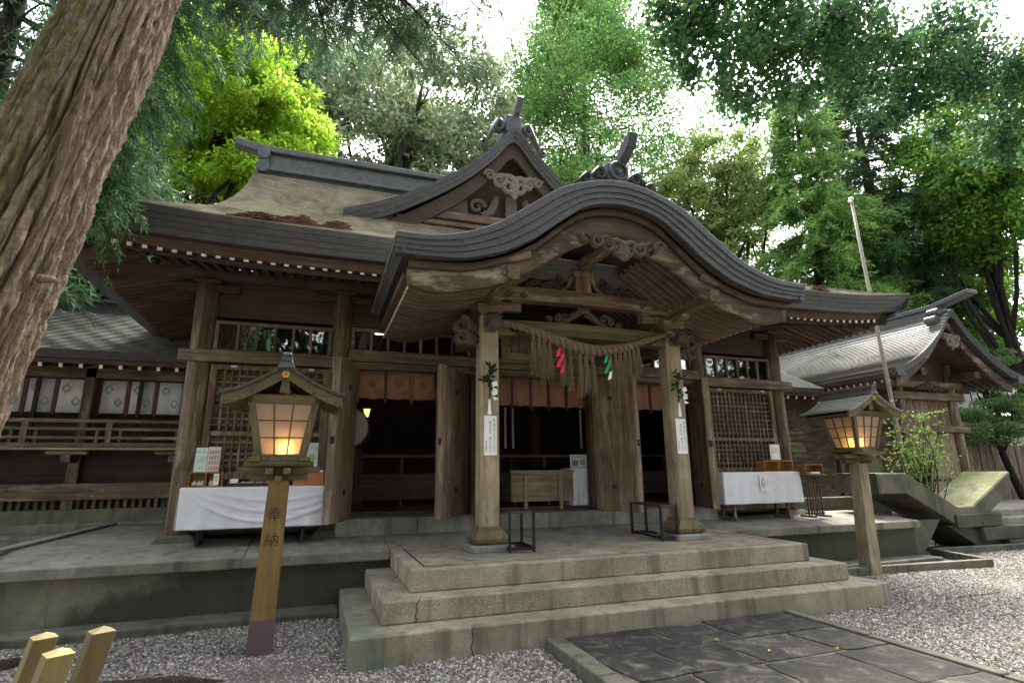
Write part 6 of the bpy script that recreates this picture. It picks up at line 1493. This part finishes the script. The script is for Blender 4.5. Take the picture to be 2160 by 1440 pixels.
# far building, fence
fbw = thing('far_house', 'low white walled house with a grey tiled roof behind the trees at the far right', 'house', (24, 14.5, 0))
obj('wall', MB().box(19.5, 32, 14.5, 18, 1.5, 3.6), 'plaster_white', fbw); obj('wall_skirt', MB().box(19.4, 32, 14.46, 18, -.05, 1.55), 'weathered_wood_x', fbw)
obj('roof', MB().slab([[(x, y, z) for y, z in ((13.4, 3.7), (15, 4.6), (16.8, 6.2))] for x in (18.4, 33)], (0, 0, -.15)), 'grey_roof', fbw)
fr_ = thing('far_roof', 'low grey roof seen behind the eave of the gabled building', 'house', (20, 12.4, 0))
obj('roof', MB().slab([[(x, y, z) for y, z in ((12.0, 3.0), (14, 3.9))] for x in (17.6, 23)], (0, 0, -.12)), 'grey_roof', fr_); obj('wall', MB().box(18.2, 22.5, 12.8, 13.0, -.05, 3.1), 'weathered_wood_x', fr_)
fe = thing('plank_fence', 'dark upright plank fence under the white wall at the far right', 'fence', (24, 12.6, 0))
for k in range(22): x = 19.4 + .32 * k; obj('plank', MB().box(x, x + .29, 12.6 + .01 * (k % 2), 12.64 + .01 * (k % 2), -.05, 2.3), 'weathered_wood_z', fe)

# ================================================================== TREES
def sprays(S, D, ln, per, L, W, droop, mat, name, spread=.75):
    """drooping sprays: S starts, D directions (n,3); needles along every spray"""
    n = len(S); S = np.repeat(S, per, 0); D = np.repeat(D, per, 0)
    ln = np.repeat(np.broadcast_to(np.asarray(ln, float), (n,)), per)[:, None]
    t = RNG.random((n * per, 1)); P = S + D * ln * t; P[:, 2:] -= droop * ln * t * t
    T = D.copy(); T[:, 2:] -= 2 * droop * t
    T /= np.linalg.norm(T, axis=1, keepdims=True) + 1e-9
    N = T + RNG.normal(size=T.shape) * spread * .7
    return leaf_mesh(name, P + RNG.normal(size=P.shape) * .01, N, L * (.7 + .6 * RNG.random(n * per)), W, mat)
def crown_points(c, r, n, shell=.45, squash=None):
    u = RNG.normal(size=(n, 3)); u /= np.linalg.norm(u, axis=1, keepdims=True); u *= RNG.random((n, 1)) ** shell
    return np.array(c) + u * np.array(r)
def broadleaf(name, label, base, c, r, ncl, per, leaf, mat, bark='tree_bark', clr=.75, tr=.28, group=None, fan=False, cat='tree', limbs=16, droop=.25, flat=.75):
    t = thing(name, label, cat, (base[0], base[1], base[2]), group); ncl = int(ncl * 1.5); clr *= .80; per = int(per * .72)
    C = crown_points(c, r, ncl); R = np.column_stack([clr * (.6 + .7 * RNG.random(ncl))] * 3) * np.array([1.15, 1.15, flat])
    P, D = clumps(C, R, per, droop, .7, .6, .33)
    cr = link('crown', leaf_mesh('crown', P, D, leaf * (.65 + .7 * RNG.random(len(P))), leaf * .52, mat, fan), t)
    mb = MB(); top = (c[0], c[1], c[2] + r[2] * .35)
    tp = limb(mb, base, top, tr, tr * .35, 0, 9, 10, .02)
    for k in RNG.permutation(ncl)[:limbs]:
        i = int(np.clip(3 + RNG.integers(0, 6), 0, len(tp) - 2)); e = C[k]
        l_ = limb(mb, tp[i], e, tr * .34, .02, -.08, 6, 7, .09)
        for j in (2, 4): e2 = np.array(l_[j]) + RNG.normal(size=3) * np.array(r) * .22; limb(mb, l_[j], e2, tr * .12, .012, 0, 5, 5, .1)
    obj('trunk', mb, bark, t, True)
    return t
def conifer(name, label, base, H, z0, Rad, tiers, perb, mat, nspray, L, W, tr=.35, droop=.45, bark='dark_bark', pads=False, group=None, prof=1.0, spl=.8):
    t = thing(name, label, 'tree', base, group); mb = MB(); b = np.array(base, float)
    limb(mb, base, b + [0, 0, H], tr, .05, 0, 10, 9, .006)
    S, D, Ln = [], [], []; PC, PR = [], []
    for i in range(tiers):
        f = (i + .5) / tiers; z = z0 + (H - z0) * f; R = Rad * (1 - f) ** prof * (.75 + .5 * RNG.random()) + .25
        if f < .12: R *= .75
        for k in range(perb):
            a = 2 * math.pi * (k / perb + RNG.random() * .5) + i * 2.4; RR = R * (.7 + .5 * RNG.random())
            d = np.array([math.cos(a), math.sin(a), 0]); p0 = b + [0, 0, z]; p1 = p0 + d * RR + [0, 0, RR * (.12 if pads else -.10)]
            limb(mb, p0, p1, max(.02, tr * .16 * (1 - f) + .015), .012, .06, 5, 5, .04)
            if pads:
                for q in (.60, .98): PC.append(p0 + (p1 - p0) * q + RNG.normal(size=3) * [.25, .25, .15]); PR.append(np.array([1.15, 1.15, .66]) * (.6 + .6 * RNG.random()) * (.55 + Rad / 9))
            else:
                n = max(3, int(nspray * (.35 + RR / Rad)))
                u = .25 + .8 * RNG.random(n); S.append(p0 + (p1 - p0) * u[:, None] + RNG.normal(size=(n, 3)) * .14 * spl)
                side = RNG.normal(size=(n, 3)) * .55 + d; side[:, 2] = side[:, 2] * .5 + .05; D.append(side / np.linalg.norm(side, axis=1, keepdims=True)); Ln.append(spl * (.5 + .7 * RNG.random(n)))
    obj('trunk', mb, bark, t, True)
    if pads:
        P, Dd = clumps(np.array(PC), np.array(PR), nspray, -.5, .8, .45, .28); link('crown', leaf_mesh('crown', P, Dd, L * (.7 + .6 * RNG.random(len(P))), W, mat), t)
    else:
        link('crown', sprays(np.concatenate(S), np.concatenate(D), np.concatenate(Ln), 26, L, W, droop, mat, 'crown'), t)
    return t

# --- the great leaning cedar at the left, with bark ridges
def great_cedar():
    t = thing('great_cedar', 'huge leaning cedar trunk with deeply furrowed mossy bark at the left edge', 'tree', (-2.85, 4.3, 0))
    cxf = curve1([0, 1, 2, 3, 4.3, 5.1, 8, 14], [-2.78, -2.53, -2.31, -2.09, -1.87, -1.73, -1.35, -.9]); rf = curve1([0, .5, 1, 2, 3, 5, 8, 14], [.74, .56, .45, .37, .33, .308, .285, .24])
    NA, NZ = 440, 430; rs = np.random.default_rng(3)
    def vnoise(a, z, na, fz, seed):                # periodic value noise over angle, free along z
        r_ = np.random.default_rng(seed); T = r_.uniform(-1, 1, (256, na)); ua = (a / (2 * math.pi) * na) % na; uz = (z * fz) % 255
        i, j = ua.astype(int), uz.astype(int); fa, fz_ = ua - i, uz - j; fa, fz_ = fa * fa * (3 - 2 * fa), fz_ * fz_ * (3 - 2 * fz_); i2, j2 = (i + 1) % na, (j + 1) % 256; i = i % na
        return (T[j, i] * (1 - fa) + T[j, i2] * fa) * (1 - fz_) + (T[j2, i] * (1 - fa) + T[j2, i2] * fa) * fz_
    zz = -.05 + 12.5 * (np.arange(NZ) / (NZ - 1)) ** 1.6; A, Z = np.meshgrid(np.arange(NA) * 2 * math.pi / NA, zz)
    Aw = A + .025 * vnoise(A, Z, 14, 1.6, 1) + .07 * vnoise(A, Z, 6, .35, 2) + .035 * Z
    n1 = vnoise(Aw, Z, 26, .42, 3) + .35 * vnoise(Aw, Z, 44, 1.5, 4); n2 = vnoise(Aw, Z, 46, 1.3, 5) + .3 * vnoise(Aw, Z, 90, 4, 6)
    H = -.085 * np.exp(-(n1 / .11) ** 2) * (.6 + .4 * vnoise(A, Z, 5, .7, 7)) - .030 * np.exp(-(n2 / .14) ** 2) + .016 * np.abs(n1) + .016 * vnoise(Aw, Z, 110, 9, 8) + .010 * vnoise(A, Z, 8, .8, 9) + .011 * vnoise(A, Z, 150, 26, 10)
    CX = np.array([cxf(max(z, 0)) for z in zz])[:, None]; RR = np.array([rf(max(z, 0)) for z in zz])[:, None] + .012
    butt = .16 * np.maximum(0, 1 - Z / 1.3) ** 2 * np.sin(A * 6 + .5)
    V = np.stack([CX + (RR + H + butt) * np.cos(A), 4.3 + .02 * Z + (RR + H + butt) * np.sin(A), Z], -1)
    idx = np.arange(NZ * NA).reshape(NZ, NA); q = np.stack([idx[:-1], np.roll(idx, -1, 1)[:-1], np.roll(idx, -1, 1)[1:], idx[1:]], -1).reshape(-1, 4)
    me = bpy.data.meshes.new('trunk'); me.vertices.add(NZ * NA); me.vertices.foreach_set('co', V.astype(np.float32).ravel())
    me.loops.add(len(q) * 4); me.loops.foreach_set('vertex_index', q.astype(np.int32).ravel()); me.polygons.add(len(q)); me.polygons.foreach_set('loop_start', np.arange(0, 4 * len(q), 4, dtype=np.int32)); me.update(calc_edges=True)
    me.polygons.foreach_set('use_smooth', [True] * len(q)); me.materials.append(MATS['cedar_bark']); link('trunk', me, t)
    sb = MB(); sb.tube([(-1.72, 4.0, 2.76), (-1.63, 3.93, 2.74), (-1.58, 3.9, 2.72)], [.03, .022, .012], 7); obj('branch_stub', sb, 'cedar_bark', t, True)
    for pts, rad in ((((-2.6, 4.8, .10), (-2.0, 5.05, .06), (-1.4, 5.15, .035), (-.9, 5.25, .015), (-.55, 5.2, -.02)), (.14, .10, .075, .05, .02)), (((-2.3, 4.5, .10), (-1.75, 4.75, .05), (-1.3, 4.9, .03), (-.95, 4.85, -.03)), (.13, .09, .06, .03)),
                     (((-3.1, 5.1, .08), (-2.8, 5.8, .04), (-2.3, 6.2, .02), (-1.9, 6.25, -.04)), (.14, .09, .06, .03)), (((-2.1, 4.1, .08), (-1.6, 4.2, .04), (-1.15, 4.45, -.03)), (.11, .07, .03))):
        obj('root', MB().tube(pts, rad, 9), 'tree_bark', t, True)
    # boughs: one hanging close behind the trunk, others reaching over the courtyard
    mb = MB(); S, D, Ln = [], [], []
    def bough(p0, p1, n, r0, width, ln, seg=(.25, 1.0)):
        pts = np.array(limb(mb, p0, p1, r0, .012, .03, 6, 9, .05)); 
        f = seg[0] + (seg[1] - seg[0]) * RNG.random(n); i = np.clip((f * 8).astype(int), 0, 7); base = pts[i] + (pts[i + 1] - pts[i]) * (f * 8 - i)[:, None]
        off = RNG.normal(size=(n, 3)) * [width, width, width * .35]; S.append(base + off * .75)
        d = off + RNG.normal(size=(n, 3)) * .3 + np.array([0, 0, -.12]); D.append(d / (np.linalg.norm(d, axis=1, keepdims=True) + 1e-9)); Ln.append(ln * (.5 + .8 * RNG.random(n)))
        for k in range(0, n, 7):
            b0, b1 = base[k], base[k] + off[k] * .8; limb(mb, b0, b1, .010, .004, 0, 4, 4, .08)
    bough((-1.7, 4.6, 6.6), (-2.30, 6.4, 5.55), 230, .05, .22, .42); bough((-1.85, 4.6, 5.4), (-2.50, 6.3, 4.75), 220, .04, .20, .40); bough((-1.95, 4.6, 5.0), (-2.55, 6.2, 4.25), 170, .035, .17, .34, (.6, 1.0))
    link('bough', sprays(np.concatenate(S), np.concatenate(D), np.concatenate(Ln), 60, .10, .012, .85, 'leaf_bough', 'bough'), t); S, D, Ln = [], [], []
    for p1, n in (((-1.3, 8.3, 8.6), 150), ((-.2, 8.6, 8.9), 190), ((.75, 8.2, 9.2), 170), ((1.9, 8.3, 9.0), 150), ((2.6, 8.5, 10.2), 120), ((-2.2, 8.0, 8.4), 120), ((.4, 7.2, 8.9), 120), ((1.2, 7.8, 8.2), 60), ((-.3, 7.4, 7.9), 90)):
        bough((-1.45, 4.8, 9.6), p1, n, .05, .42, .38, (.45, 1.0))
    link('crown', sprays(np.concatenate(S), np.concatenate(D), np.concatenate(Ln), 46, .15, .016, .55, 'leaf_dark', 'crown'), t)
    obj('limb', mb, 'dark_bark', t, True)
great_cedar()

broadleaf('maple_tree', 'bright yellow-green tree glowing behind the left end of the hall roof', (-4.0, 16.5, 0), (-3.1, 16.2, 12.1), (2.7, 2.2, 3.2), 140, 380, .15, 'leaf_maple', 'dark_bark', .60, .26, limbs=26, droop=.35, flat=.6)
broadleaf('grey_tree', 'large dull grey-green tree rising behind the ridge of the hall', (2.6, 24, 0), (3.2, 23.5, 17.6), (6.0, 3.6, 6.0), 190, 210, .27, 'leaf_grey', 'dark_bark', .95, .4, limbs=30)
broadleaf('dark_tree', 'dark green tree behind the yellow-green one at the upper left', (-5.5, 25, 0), (-5.2, 24.5, 18.5), (5.0, 3.4, 6.8), 190, 230, .30, 'leaf_dark', 'dark_bark', 1.0, .4, limbs=24)
broadleaf('dark_tree', 'dark leafy tree seen below the left eave above the corridor roof', (-8.5, 21, 0), (-8.3, 20.5, 8.3), (4.4, 2.6, 4.2), 120, 240, .24, 'leaf_dark', 'dark_bark', .9, .3, limbs=24)
conifer('cedar_tree', 'dark conifer behind the leaning trunk at the upper left corner', (-5.6, 10.5, 0), 15, 4.6, 2.6, 24, 6, 'leaf_bough', 20, .20, .022, .3, .6)
conifer('cloud_cedar', 'tall bright green conifer with rounded cloud-like pads above the middle of the roof', (14.3, 26, 0), 33.4, 13.5, 8.6, 14, 11, 'leaf_cedar', 560, .23, .09, .55, .2, 'tree_bark', True, prof=.80)
broadleaf('pale_tree', 'pale airy tree just right of the cloud-like conifer', (18.6, 21, 0), (18.6, 20.5, 14.6), (3.3, 2.6, 4.2), 120, 230, .22, 'leaf_light', 'dark_bark', .75, .25, limbs=26, flat=.5)
conifer('feathery_cedar', 'feathery bright green cedar above the right end of the roof', (20.0, 16.5, 0), 19.0, 6.6, 3.1, 30, 7, 'leaf_conifer', 22, .26, .040, .35, .5)
conifer('feathery_cedar', 'darker cedar with a bare trunk right of the flagpole', (23.2, 16.0, 0), 22, 8.5, 3.4, 26, 6, 'leaf_bough', 22, .28, .040, .48, .55, 'tree_bark')
broadleaf('olive_tree', 'yellowish green tree at the upper right edge', (25.5, 12.8, 0), (25.0, 12.8, 13.2), (3.0, 2.4, 4.2), 130, 260, .22, 'leaf_olive', 'dark_bark', .75, .3, limbs=22)
broadleaf('dark_tree', 'dark tree filling the right edge behind the gabled building', (28, 17.5, 0), (27.5, 17.5, 9.6), (6.4, 3.0, 6.4), 260, 260, .25, 'leaf_olive', 'dark_bark', .9, .35, limbs=30)
broadleaf('dark_tree', 'dark evergreen directly behind the gabled building', (22.5, 19.5, 0), (21.5, 19.0, 7.0), (4.6, 2.4, 4.0), 120, 240, .23, 'leaf_dark', 'dark_bark', .9, .3, limbs=20)
# ginkgo canopy reaching in from the right
gk = thing('ginkgo_tree', 'ginkgo branches with fan-shaped leaves hanging over the upper right', 'tree', (19.5, 5.0, 0))
GC = []
for cx, cz, rx, rz, n in ((7.4, 11.6, 1.2, 1.5, 15), (9.0, 11.3, 1.6, 1.6, 20), (11.0, 11.7, 2.0, 1.6, 22), (13.5, 12.0, 2.4, 1.7, 24), (16.2, 12.2, 2.6, 1.8, 24), (18.8, 11.9, 2.4, 2.0, 24)):
    GC.append(crown_points((cx, 8.1, cz), (rx, 1.5, rz), n))
GC = np.concatenate(GC); GR = np.column_stack([.42 + .4 * RNG.random(len(GC))] * 3) * [1.1, 1.1, .75]
P, D = clumps(GC, GR, 250, .5, .5, .7)
# drooping strands
ST = np.array([(6.6, 8.0, 10.6), (7.0, 8.2, 10.2), (7.6, 7.8, 10.1), (8.1, 8.0, 9.9), (8.5, 8.1, 9.8), (9.1, 7.7, 9.9), (10.0, 8.0, 10.1), (11.5, 8, 10.3), (13, 8, 10.4), (15.0, 8.2, 10.4), (8.3, 8.6, 10.4), (17.2, 8, 10.3)])
SP, SD = clumps(ST + [0, 0, -.25], np.tile([.26, .26, .62], (len(ST), 1)), 190, .6, .4, .7)
link('crown', leaf_mesh('crown', np.concatenate([P, SP]), (np.concatenate([D[0], SD[0]]), np.concatenate([D[1], SD[1]])), .125 * (.6 + .6 * RNG.random(len(P) + len(SP))), .115, 'leaf_ginkgo', True), gk)
mb = MB(); limb(mb, (19.5, 5.0, 0), (19.2, 5.6, 13.5), .5, .16, 0, 12, 9, .01)
for k in range(len(GC)):
    if k % 3 == 0: limb(mb, GC[k] + RNG.normal(size=3) * [.8, .5, .3], GC[k], .016, .005, -.03, 5, 6, .08)
for p0, p1 in (((13, 8, 11.8), (7.2, 8.1, 11.3)), ((17, 8, 12), (10, 8.2, 11.6))): limb(mb, p0, p1, .03, .008, -.02, 6, 14, .05)
obj('trunk', mb, 'dark_bark', gk, True)
# small trees by the path
pt = thing('pine_tree', 'small bright green layered pine with a dark leaning trunk at the right edge', 'tree', (22.0, 12.0, 0))
PC = np.array([(20.0, 11.9, 3.15), (20.8, 11.8, 3.5), (21.6, 12.0, 3.7), (22.4, 12, 3.3), (23.2, 12.1, 3.6), (21.0, 11.7, 2.75), (22.0, 11.6, 2.85), (23.6, 12, 2.9), (21.6, 12.3, 4.2), (20.3, 12.1, 5.0), (21.5, 12.4, 5.4), (22.8, 12.3, 5.2), (21.0, 12.5, 5.9), (22.6, 12.2, 4.4), (20.2, 11.8, 2.5)])
PC = np.repeat(PC, 5, 0) + RNG.normal(size=(75, 3)) * [.42, .35, .12]
P, D = clumps(PC, np.tile([.36, .36, .15], (75, 1)), 210, -.7, .5, .5)
link('crown', leaf_mesh('crown', P, D, .12 * (.7 + .6 * RNG.random(len(P))), .045, 'leaf_pine'), pt)
mb = MB(); tp = limb(mb, (22.3, 12.0, 0), (21.6, 12.1, 5.0), .13, .05, 0, 9, 9, .04)
for k in range(0, 75, 3): limb(mb, tp[int(RNG.integers(3, 8))], PC[k], .035, .01, -.02, 5, 6, .06)
obj('trunk', mb, 'dark_bark', pt, True)
sh = thing('young_shrub', 'loose young shrub with bright leaves in front of the gabled building', 'shrub', (11.7, 8.0, .0))
mb = MB(); C = []
for k in range(26):
    a = RNG.random() * 6.28; R = .25 + .75 * RNG.random(); e = np.array([11.62 + math.cos(a) * R * 1.0, 7.98 + math.sin(a) * R * .5, 1.75 + 1.45 * RNG.random() * (1.15 - .45 * R)])
    l_ = limb(mb, (11.7 + RNG.normal() * .04, 8.0, .05 + 1.0 * RNG.random()), e, .014, .004, -.06, 5, 7, .06)
    for j in (3, 4, 5, 6): C.append(np.array(l_[j]))
obj('trunk', mb, 'dark_bark', sh, True)
C = np.array(C); P, D = clumps(C, np.tile([.17, .17, .06], (len(C), 1)), 11, .25, 1.0, .5)
link('crown', leaf_mesh('crown', P, D, .075 * (.7 + .6 * RNG.random(len(P))), .038, 'leaf_shrub'), sh)
# far wood closing the view behind everything
n = 420
C = np.column_stack([RNG.uniform(-45, 70, n), RNG.uniform(36, 46, n), RNG.uniform(1, 19, n) ** 1.0]); R = np.tile([1.9, 1.6, 1.5], (n, 1)) * (.7 + .6 * RNG.random((n, 1)))
P, D = clumps(C, R, 130, .2, .7, .6)
tag(link('far_woods', leaf_mesh('far_woods', P, D, .55, .30, 'leaf_grey')), kind='stuff')
n = 520                                       # the wood that rings the courtyard on the viewer's side
a = RNG.uniform(math.radians(155), math.radians(385), n); rad_ = RNG.uniform(21, 28, n)
C = np.column_stack([3 + rad_ * np.cos(a) * 1.3, 2 + rad_ * np.sin(a), RNG.uniform(.5, 12, n)]); R = np.tile([1.7, 1.7, 1.5], (n, 1)) * (.7 + .6 * RNG.random((n, 1)))
P, D = clumps(C, R, 110, .2, .7, .6)
CT = np.array([(-9, -8), (-3, -10), (3, -9), (8.5, -10.5), (14.5, -8.5), (-6, -15), (6, -17), (17, -14), (-15, -5), (24, -5), (0, -13), (10, -19), (-17, -12), (28, -10)], float)
C2 = np.concatenate([crown_points((x, y, 14.5), (3.0, 3.0, 9.5), 62) for x, y in CT]); R2 = np.tile([1.0, 1.0, .8], (len(C2), 1)) * (.7 + .6 * RNG.random((len(C2), 1)))
P2, D2 = clumps(C2, R2, 120, .3, .7, .6)
tag(link('near_woods', leaf_mesh('near_woods', np.concatenate([P, P2]), (np.concatenate([D[0], D2[0]]), np.concatenate([D[1], D2[1]])), .50, .26, 'leaf_dark')), kind='stuff')
nt = MB()
for x, y in CT: nt.tube([(x, y, -.05), (x + .2, y, 8), (x, y, 20)], [.45, .36, .12], 9)
tag(obj('near_trunks', nt, 'dark_bark', None, True), kind='stuff')
